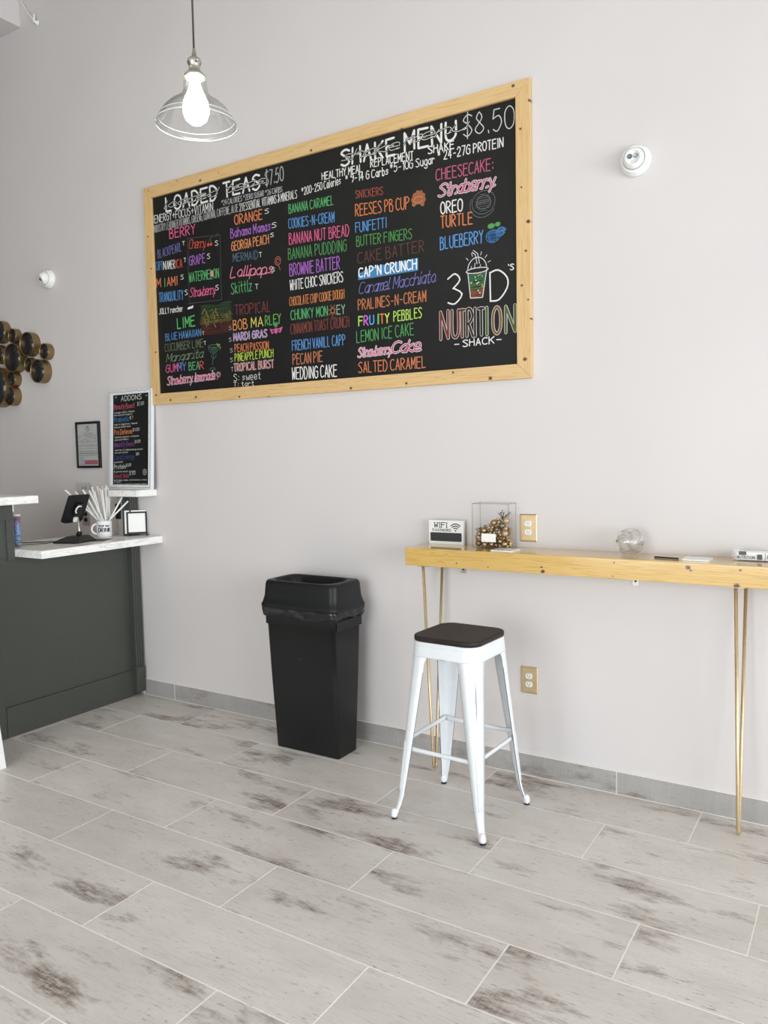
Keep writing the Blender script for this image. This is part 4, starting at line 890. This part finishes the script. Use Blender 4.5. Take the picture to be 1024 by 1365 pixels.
for i, (y, z, x) in enumerate(tips):
    tip = Vector((x, y, z)); best = None
    for tr in range(500):
        a = rn.uniform(0, 6.283); rr = .033*math.sqrt(rn.random()); ra = rn.uniform(0, 6.283)
        k2 = Vector((tip.x-mx, tip.y-my, 0)); dirr = k2.normalized() if k2.length > .001 else Vector((1, 0, 0))
        rim = Vector((mx, my, ZC+.101))+(dirr*.034+Vector((-dirr.y, dirr.x, 0))*rn.uniform(-.022, .022) if k2.length > .036 else Vector((rr*math.cos(ra), rr*math.sin(ra), 0)))
        kk = Vector((rim.x-mx, rim.y-my, 0))
        if kk.length > .0375: rim = Vector((mx, my, rim.z))+kk.normalized()*.0375
        d_ = (tip-rim).normalized(); L_ = min(.085, (rim.z-ZC-.014)/max(d_.z, .2)); base = rim-d_*L_
        kb = Vector((base.x-mx, base.y-my, 0)).length
        if kb > .036: continue
        g = min([seg_gap(base, tip, a_, b_) for a_, b_ in placed] or [9])
        if best is None or g > best[0]: best = (g, base)
        if g > .0104: break
    base = best[1] if best else rim-(tip-rim).normalized()*.03
    placed.append((base, tip))
    bm = bmesh.new(); tube(bm, [base, tip], .0050, 9); o = obj('straw', bm, M_paper, org=base); k_ = rank[i]
    lab = 'white paper straw, '+ORD[k_]+' of those in the mug by its tip'
    if k_ == 0: lab = 'white paper straw leaning far out of the mug to the left, over the tablet'
    tag(o, lab, 'straw', 'straws in the mug')
# napkin frame
nh = thing('napkin_holder', 'white card stack in a black easel frame on the counter right of the mug', 'holder', (-3.875, -.075, ZC))
nd = Vector((.865, .50, 0)).normalized(); M0 = Matrix.Translation((-3.925, -.110, ZC))@Matrix.Rotation(math.atan2(.090, .078), 4, 'Z')
Mt = M0@Matrix.Rotation(R_(-9), 4, 'X')
def nobj(name, bm, m, MM, par=nh): bm.transform(MM); return obj(name, bm, m, par)
wN, hN = .122, .152
bm = bmesh.new()
for a in ((.0, wN, hN-.010, hN), (.0, wN, .012, .024), (0, .010, .0, hN), (wN-.010, wN, .0, hN)): box(bm, a[0], a[1], 0, .006, a[2], a[3], bev=.001, seg=1)
nobj('easel_frame', bm, M_blk, Mt)
nobj('white_card', B(.009, wN-.009, .0035, .006, .022, hN-.009), M_paper, Mt)
nobj('napkin_stack', B(-.012, wN-.002, .0075, .034, .016, hN+.010, bev=.002), M_paper, Mt)
bm = bmesh.new()
for x in (-.008, wN-.003): box(bm, x, x+.008, .0, .050, 0, .006); box(bm, x+.001, x+.007, .038, .048, 0, .05)
nobj('foot', bm, M_blk, M0)
# tablet stand
tb = thing('tablet_stand', 'black tablet tilted on a black point-of-sale stand, seen from behind, left of the mug', 'tablet stand', (-3.93, -.47, ZC))
bm = bmesh.new(); c0 = Vector((-3.96, -.46, ZC))
rg = [(c0.x+a*math.cos(.3)-b*math.sin(.3), c0.y+a*math.sin(.3)+b*math.cos(.3)) for a, b in rrect(.17, .19, .015)]
loft(bm, [[(x, y, ZC) for x, y in rg], [(x, y, ZC+.008) for x, y in rg], [((x-c0.x)*.45+c0.x-.01, (y-c0.y)*.55+c0.y+.03, ZC+.034) for x, y in rg]], sm=False); obj('base', bm, M_blackp, tb)
bm = bmesh.new(); tube(bm, [(-3.965, -.425, ZC+.02), (-3.965, -.423, ZC+.06), (-3.975, -.425, ZC+.17)], .0065, 10); obj('pole', bm, M_nickel, tb)
bm = bmesh.new(); lathe(bm, [(.013, -.012), (.015, 0), (.013, .012)], n=16, M=Matrix.Translation((-3.965, -.425, ZC+.045))@Matrix.Rotation(R_(60), 4, 'Y')); obj('hinge', bm, M_blackp, tb)
Pa = Vector((-3.99, -.527, 1.148))
e1 = Vector((-.06, 1, 0)).normalized(); e2n = Vector((math.sin(R_(27)), .03, math.cos(R_(27)))); e2n = (e2n-e1*e2n.dot(e1)).normalized(); e3 = e1.cross(e2n).normalized()
MTb = Matrix((( e1.x, e2n.x, e3.x, Pa.x), (e1.y, e2n.y, e3.y, Pa.y), (e1.z, e2n.z, e3.z, Pa.z), (0, 0, 0, 1)))
wt, ht = .148, .178
bm = bmesh.new(); loft(bm, [[(a+wt/2, b+ht/2, z) for a, b in rrect(wt-q, ht-q, .012)] for q, z in ((.003, -.006), (0, -.004), (0, .004), (.003, .006))]); bm.transform(MTb); tbl = obj('tablet', bm, M_blackp, tb)
side = 1 if e3.x > 0 else -1
MTr = MTb
bm = bmesh.new(); box(bm, wt*.42, wt*.72, ht*.25, ht*.72, side*.006, side*.022, bev=.003); box(bm, .02, wt-.02, .0, .012, side*.006, side*.014); bm.transform(MTr); obj('bracket', bm, M_blk, tbl)
bm = bmesh.new(); tube(bm, [(wt*.52+.02*math.cos(R_(a)), ht*.52+.024*math.sin(R_(a)), side*.026) for a in range(60, 260, 20)], .0045, 8); bm.transform(MTr); obj('cable_loop', bm, M_plastw, tbl)
bm = bmesh.new(); box(bm, wt*.50, wt*.66, .004, .036, side*.0065, side*.018, bev=.002); bm.transform(MTr); obj('white_reader', bm, M_plastw, tbl)
def cable(label, pts, r=.0028, m=None, name='cable'):
    bm = bmesh.new(); tube(bm, pts, r, 7); tag(obj(name, bm, m or M_blk), label, 'cable')
cable('thin black cable lying along the back of the lower counter behind the tablet', [(-4.25, -.80, ZC+.003), (-4.22, -.65, ZC+.003), (-4.14, -.56, ZC+.003), (-4.06, -.50, ZC+.003)])
cable('thin black cable lying nearer the front of the lower counter, left of the tablet', [(-4.10, -.77, ZC+.003), (-4.09, -.68, ZC+.003), (-4.03, -.6, ZC+.003), (-4.055, -.545, ZC+.003)], .002)
# receipts and flat papers beside the stand
bm = bmesh.new(); box(bm, -.05, .05, -.07, .07, 0, .002); bm.transform(Matrix.Translation((-3.90, -.33, ZC+.0005))@Matrix.Rotation(.5, 4, 'Z')); tag(obj('dark_tray', bm, M_blackp), 'thin dark flat pad on the counter between tablet stand and mug', 'pad')
# drink canister
dc = thing('drink_tube', 'slim clear tube with a blue and purple label at the left end of the ledge', 'tube', (-4.06, -.75, ZC))
dx, dy = -4.06, -.755
bm = bmesh.new(); lathe(bm, [(.0185, 0), (.0185, .172), (.017, .172), (.017, .002), (0, .002)], (dx, dy, ZC), 24); obj('tube_body', bm, M_acryl, dc)
def can_mat():
    k = NT('drink_label'); v = k.coord(); sp = k.add('ShaderNodeSeparateXYZ'); k.l(v, sp.inputs[0]); z = k.math('MULTIPLY', sp.outputs[2], 5.5, True)
    c = k.ramp(z, (0, 'b8b4b0'), (.18, '8aa6c8'), (.55, '7a9ac8'), (.75, '9a94c0'), (.86, '8a4a6a'), (1, 'c8a8b8')); n = k.noise(k.coord((60, 60, 90)), 1, 2); c = k.mix(k.math('MULTIPLY', k.math('GREATER_THAN', n, .56), .8), c, '505c80'); k.base(c); return k.m
bm = bmesh.new(); lathe(bm, [(.0175, .004), (.0175, .168), (0, .168)], (dx, dy, ZC), 24); obj('label_wrap', bm, can_mat(), dc)
bm = bmesh.new(); lathe(bm, [(.0195, .1722), (.0195, .182), (0, .183)], (dx, dy, ZC), 24); obj('cap', bm, M_plastw, dc)
bm = bmesh.new(); box(bm, XF+.0005, XF+.008, -.838, -.829, 1.235, 1.279, bev=.001, seg=1); obj('white_clip', bm, M_plastw, ct)
# acrylic paper holder on the wall and black switch below
ph = thing('paper_holder', 'clear acrylic holder with printed sheet on the wall behind the tablet', 'sign holder', (-4.46, -.001, 1.235))
obj('holder', B(-4.54, -4.385, -.010, -.001, 1.235, 1.362, bev=.001, seg=1), M_acryl, ph); obj('sheet', B(-4.53, -4.395, -.0125, -.0105, 1.24, 1.355), simple('sheet_grey', 'c2bfbc', .7), ph)
bm = bmesh.new(); write(bm, 'AS', -4.475, 1.315, -4.42, 1.315, .018, .004, Vector((0, -.0129, 0)), EX, EZ)
for i in range(5): ribbons(bm, [[(-4.51, 1.298-i*.011), (-4.415+rn.uniform(-.03, 0), 1.298-i*.011)]], .0025, Vector((0, -.0129, 0)), EX, EZ)
obj('sheet_print', bm, simple('sheet_ink', '77787a', .7), ph, auto=False)
outlet('wall_outlet', 'grey wall plate with black sockets behind the straws and the tablet', -4.455, 1.130, simple('grey_plate', 'a59d98', .5), M_blk, h=.115, w=.075)
so = thing('post_outlet', 'black duplex outlet on the grey post behind the napkin holder', 'outlet', (-4.005, -.0985, 1.183))
bm = bmesh.new(); box(bm, -4.035, -3.985, -.1035, -.0985, 1.135, 1.232, bev=.002); pp = obj('cover_plate', bm, M_blackp, so)
for s in (-1, 1): bm = bmesh.new(); box(bm, -4.025, -3.995, -.1065, -.1035, 1.1835+s*.022-.014, 1.1835+s*.022+.014, bev=.003); obj('receptacle', bm, M_blk, so)
# ================================================================ ON THE BAR
wf = thing('wifi_sign', 'white wifi password sign block with a blacked-out strip, at the left end of the bar', 'sign', (-1.73, -.04, ZT))
wx0, wx1, wy = -1.822, -1.635, -.040; hW = .116
obj('sign_block', B(wx0, wx1, wy, wy+.018, ZT, ZT+hW, bev=.0012, seg=1), M_plastw, wf)
yy = Vector((0, wy-.0005, 0)); bm = bmesh.new(); U = wx1-wx0
def serif(bm, text, x0, x1, z, h, w):
    S, tot = strokes(text, '', 0); ux = (x1-x0)/tot; uz = h/9
    P = [[(x0+a*ux, z+b*uz) for a, b in pl_] for pl_ in S]; ribbons(bm, P, w, yy, EX, EZ)
    for pl_ in S:
        for p in (pl_[0], pl_[-1]):
            if p[1] < .5 or p[1] > 8.5: ribbons(bm, [[(x0+p[0]*ux-h*.12, z+p[1]*uz), (x0+p[0]*ux+h*.12, z+p[1]*uz)]], w*.8, yy, EX, EZ)
serif(bm, 'WIFI', wx0+U*.17, wx0+U*.55, ZT+hW*.70, hW*.20, .0040); serif(bm, 'PASSWORD', wx0+U*.12, wx0+U*.66, ZT+hW*.545, hW*.095, .0022)
wc = (wx0+U*.78, ZT+hW*.58); blob(bm, arc(wc[0], wc[1], .004, .004, 0, 330, 10), wy-.0005)
for r in (.013, .023, .033): ribbons(bm, [arc(wc[0], wc[1], r, r, 42, 138, 10)], .0048, yy, EX, EZ)
obj('sign_lettering', bm, M_ink, wf, auto=False)
bm = bmesh.new(); prism(bm, [(wx0+U*.5+a, ZT+hW*.31+b) for a, b in rrect(U*.90, hW*.36, .006)], depth=.001); bmesh.ops.translate(bm, vec=(0, wy-.0012, 0), verts=bm.verts); obj('black_strip', bm, simple('sign_black', '2e2f31', .5, ns=10), wf)
# glass vase with gilt ornaments
vx0, vx1, vy0, vy1, hV = -1.556, -1.375, -.110, -.022, .205
gv = thing('glass_vase', 'clear square glass vase filled with gold ornaments and twigs on the bar', 'vase', ((vx0+vx1)/2, (vy0+vy1)/2, ZT))
bm = bmesh.new()
for a in ((vx0, vx1, vy0, vy0+.003, ZT, ZT+hV), (vx0, vx1, vy1-.003, vy1, ZT, ZT+hV), (vx0, vx0+.003, vy0+.003, vy1-.003, ZT, ZT+hV), (vx1-.003, vx1, vy0+.003, vy1-.003, ZT, ZT+hV), (vx0+.003, vx1-.003, vy0+.003, vy1-.003, ZT, ZT+.005)): box(bm, *a)
obj('glass_walls', bm, M_acryl, gv)
bm = bmesh.new()
for x_ in (vx0, vx1-.0022):
    for y_ in (vy0, vy1-.0022): box(bm, x_-.0002, x_+.0022, y_-.0002, y_+.0022, ZT+.001, ZT+hV+.0002)
for a in ((vx0, vx1, vy0), (vx0, vx1, vy1-.003)): box(bm, a[0], a[1], a[2]-.0002, a[2]+.0032, ZT+hV-.0022, ZT+hV+.0006)
for x_ in (vx0, vx1-.003): box(bm, x_-.0002, x_+.0032, vy0, vy1, ZT+hV-.002, ZT+hV+.0004)
obj('glass_edge', bm, clear('glass_edge', 'e4e7e5', .06, .4), gv)
bm = bmesh.new(); box(bm, vx0+.047, vx0+.118, vy0-.0012, vy0-.0003, ZT+.030, ZT+.068); obj('white_card', bm, M_paper, gv)
M_orn = [simple('ornament_gold', 'b39a72', .28, metal=.85, ns=30), simple('ornament_champagne', 'c2aa86', .45, metal=.6, ns=80), simple('ornament_brown', '8a6a4c', .35, metal=.6, ns=60), simple('ornament_pewter', '8a8072', .35, metal=.8, ns=60)]
rn = random.Random(12); balls = []
want = [(.87, .155, .020), (.62, .135, .0205), (.82, .115, .018), (.9, .08, .017)]
xa_, xb_, ya_, yb_ = vx0+.0035, vx1-.0035, vy0+.0035, vy1-.0035
def top_h(x): f = (x-vx0)/(vx1-vx0); return .074+.078*min(1, max(0, (f-.10)/.45))
tries = 0
while len(balls) < 115 and tries < 30000:
    tries += 1; r = rn.choice((.0155, .0145, .013, .0115, .0095, .008, .0065)) if tries < 9000 else rn.choice((.009, .0075, .006))
    x = rn.uniform(xa_+r, xb_-r); y = rn.uniform(ya_+r, yb_-r) if rn.random() < .35 else ya_+r+rn.uniform(0, .004)
    z = ZT+.0055+r+rn.uniform(0, max(.001, top_h(x)-2*r))
    if tries < 500: z = ZT+.0055+r
    if all((x-b[0])**2+(y-b[1])**2+(z-b[2])**2 > (r+b[3])**2*.96 for b in balls): balls.append((x, y, z, r))
# let each ball drop until it touches the floor of the vase or another ball
balls.sort(key=lambda b: b[2]); done = []
for x, y, z, r in balls:
    while z > ZT+.0056+r:
        z2 = z-.001
        if any((x-b[0])**2+(y-b[1])**2+(z2-b[2])**2 < (r+b[3])**2*.97 for b in done): break
        z = z2
    done.append((x, y, z, r))
for i, (x, y, z, r) in enumerate(done):
    bm = bmesh.new(); bmesh.ops.create_uvsphere(bm, u_segments=14, v_segments=9, radius=r)
    for f in bm.faces: f.smooth = True
    bm.transform(Matrix.Translation((x, y, z))@Matrix.Rotation(rn.uniform(0, 3), 4, 'X'))
    o = obj('ornament', bm, rn.choice(M_orn+M_orn[:2]), org=(x, y, z-r)); tag(o, 'small round gold or bronze filler ball inside the glass vase', 'ornament', 'ornaments in the glass vase')
def twigs(label, bx, bz, n, L, tilt, seed):
    r_ = random.Random(seed); bm = bmesh.new(); b0 = Vector((bx, (vy0+vy1)/2, bz))
    for i in range(n):
        a = R_(tilt+r_.uniform(-42, 42)); l = L*r_.uniform(.55, 1); p1 = b0+Vector((math.sin(a)*l, r_.uniform(-.02, .02), math.cos(a)*l)); p1.x = min(max(p1.x, xa_+.003), xb_-.002) ; tube(bm, [b0, b0.lerp(p1, .5)+Vector((r_.uniform(-.003, .003), 0, 0)), p1], [.0016, .0012, .0007], 5)
        if i % 2: bmesh.ops.create_uvsphere(bm, u_segments=6, v_segments=4, radius=.0034, matrix=Matrix.Translation(p1))
    tag(obj('dried_twigs', bm, simple('dried_twig', '5c5048', .8)), label, 'twigs', 'dried twigs in the vase')
twigs('sprig of dark dried twigs rising at the right side of the glass vase', vx1-.045, ZT+.128, 13, .052, 5, 4); twigs('low bunch of grey dried twigs at the left inside the glass vase', vx0+.030, ZT+.048, 18, .045, -5, 8)
# coasters
def coaster(label, cx_, cy_, rot, s=.104):
    bm = bmesh.new(); loft(bm, [[(a, b, z) for a, b in rrect(s, s, .004, 2)] for z in (0, .0055)], sm=False); bm.transform(Matrix.Translation((cx_, cy_, ZT+.0006))@Matrix.Rotation(rot, 4, 'Z')); c = obj('coaster', bm, M_ceram, org=(cx_, cy_, ZT)); tag(c, label, 'coaster', 'white coasters on the bar')
    bm = bmesh.new(); loft(bm, [[(a, b, z) for a, b in rrect(s-.004, s-.004, .004, 2)] for z in (0, .0006)], sm=False); bm.transform(Matrix.Translation((cx_, cy_, ZT))@Matrix.Rotation(rot, 4, 'Z')); obj('cork_backing', bm, simple('cork', '6a4a34', .8), c)
coaster('square white coaster on the bar just in front of the glass vase', -1.372, -.155+.0, -.05, .1)
coaster('square white coaster on the bar between the glass orb and the clear box', -.573, -.125, .0, .1)
bm = bmesh.new(); tube(bm, [(-.735, -.135, ZT+.004), (-.64, -.150, ZT+.004)], .0035, 8); pn = obj('pen', bm, M_blk); tag(pn, 'thin dark pen lying on the bar left of the second coaster', 'pen')
bm = bmesh.new(); tube(bm, [(-.64, -.150, ZT+.004), (-.632, -.1512, ZT+.004)], [.003, .0008], 8); obj('pen_tip', bm, M_nickel, pn)
# glass orb with looping glass ribbons
go = thing('glass_orb', 'clear glass orb candle holder wrapped in looping glass bands on the bar', 'candle holder', (-.845, -.085, ZT)); gc = Vector((-.845, -.085, ZT+.056))
M_gorb = NT('thick_glass'); M_gorb.base('f3f4f2'); M_gorb.bs.inputs['Transmission Weight'].default_value = 1; M_gorb.bs.inputs['Roughness'].default_value = .04; M_gorb.bs.inputs['IOR'].default_value = 1.35; M_gorb = M_gorb.m
bm = bmesh.new(); pr2 = [(.046*math.sin(R_(a)), -.046*math.cos(R_(a))) for a in range(24, 150, 9)]; lathe(bm, [(0, pr2[0][1])]+pr2+[(r-.003, z) for r, z in pr2[::-1]]+[(0, pr2[0][1]+.003)], tuple(gc), 32, cap=False); obj('glass_bowl', bm, clear('orb_glass', 'ffffff', .04, .7), go)
for j, (ax, ph_, am, rr_) in enumerate([((.1, .3, 1), 0, .010, .054), ((1, .4, .45), 1, .012, .052), ((-.7, .8, .5), 2, .010, .053), ((.2, 1, -.25), .6, .009, .054)]):
    q = Vector((0, 0, 1)).rotation_difference(Vector(ax).normalized()).to_matrix(); bm = bmesh.new(); pts = []
    for a in range(0, 360, 8): v = Vector((rr_*math.cos(R_(a)), rr_*math.sin(R_(a)), am*math.sin(R_(3*a)+ph_))); p = gc+q@v; p.z = max(p.z, ZT+.0045); pts.append(p)
    tube(bm, pts, .0042, 8, closed=True); obj('glass_band', bm, M_gorb, go)
# clear box with labels
cb = thing('clear_box', 'clear plastic box with white labels at the right end of the bar', 'box', (-.35, -.065, ZT))
bx0, bx1, by0, by1, bh = -.452, -.19, -.095, -.03, .044
bm = bmesh.new()
for a in ((bx0, bx1, by0, by0+.0015, ZT, ZT+bh), (bx0, bx1, by1-.0015, by1, ZT, ZT+bh), (bx0, bx0+.0015, by0+.0015, by1-.0015, ZT, ZT+bh), (bx1-.0015, bx1, by0+.0015, by1-.0015, ZT, ZT+bh), (bx0, bx1, by0, by1, ZT+bh, ZT+bh+.0015)): box(bm, *a)
obj('box_shell', bm, M_acryl, cb)
bm = bmesh.new(); box(bm, bx0+.014, bx1-.004, by0+.004, by1-.003, ZT+.004, ZT+bh-.010, bev=.002); obj('card_deck', bm, M_paper, cb)
bm = bmesh.new(); y_ = by0-.0006; Yv = Vector((0, y_, 0))
box(bm, bx0+.024, bx0+.050, y_, by0+.0002, ZT+.024, ZT+.038); box(bm, bx0+.088, bx0+.106, y_, by0+.0002, ZT+.008, ZT+.028)
write(bm, 'NUTRITION', bx0+.018, ZT+.010, bx0+.08, ZT+.010, .011, .0017, Yv, EX, EZ, '', 0, 0); ribbons(bm, [[(bx0+.116, ZT+.004), (bx0+.116, ZT+.034)], [(bx0+.004, ZT+.002), (bx1, ZT+.002)]], .0018, Yv, EX, EZ); write(bm, 'Rose', bx0+.123, ZT+.012, bx0+.165, ZT+.012, .014, .002, Yv, EX, EZ, '', 0, 0)
obj('label_print', bm, simple('label_ink', '5c5e62', .6), cb, auto=False)
# ================================================================ A-FRAME SIGN (left edge) AND CEILING HOOK
af = thing('sidewalk_sign', 'white folding sign board standing on the floor at the left edge', 'sign', (-3.76, -1.5, 0))
def slab(name, xa_, xt_, m):
    bm = bmesh.new(); n_ = Vector((1, 0, 0)) * .018
    v = [bm.verts.new(p) for p in ((xa_, -1.180, 0), (xa_, -1.78, 0), (xt_, -1.78, 1.0), (xt_, -1.180, 1.0))]; w = [bm.verts.new(p.co-n_) for p in v]
    bm.faces.new(v); bm.faces.new(w[::-1])
    for i in range(4): bm.faces.new((v[i], w[i], w[(i+1) % 4], v[(i+1) % 4]))
    bmesh.ops.bevel(bm, geom=list(bm.edges), offset=.002, segments=1, affect='EDGES'); return obj(name, bm, m, af)
slab('front_leaf', -3.590, -3.765, M_plastw); slab('rear_leaf', -3.945, -3.785, M_plastw)
hk = thing('ceiling_cable_clip', 'small white cable clip high on the wall near the ceiling beam', 'cable clip', (-4.72, -.001, 4.38))
bm = bmesh.new(); lathe(bm, [(.018, 0), (.018, .008), (.008, .012), (.006, .03), (0, .032)], n=16, M=Matrix.Translation((-4.715, -.001, 4.378))@Matrix.Rotation(R_(90), 4, 'X')); box(bm, -4.722, -4.712, -.03, -.02, 4.378, 4.425, bev=.002); obj('clip', bm, M_plastw, hk)
bm = bmesh.new(); tube(bm, [(-4.716, -.028, 4.385), (-4.78, -.02, 4.45), (-4.85, -.015, 4.54), (-4.897, -.012, 4.62)], .004, 7); obj('clip_cord', bm, M_plastw, hk)
bpy.context.view_layer.update()
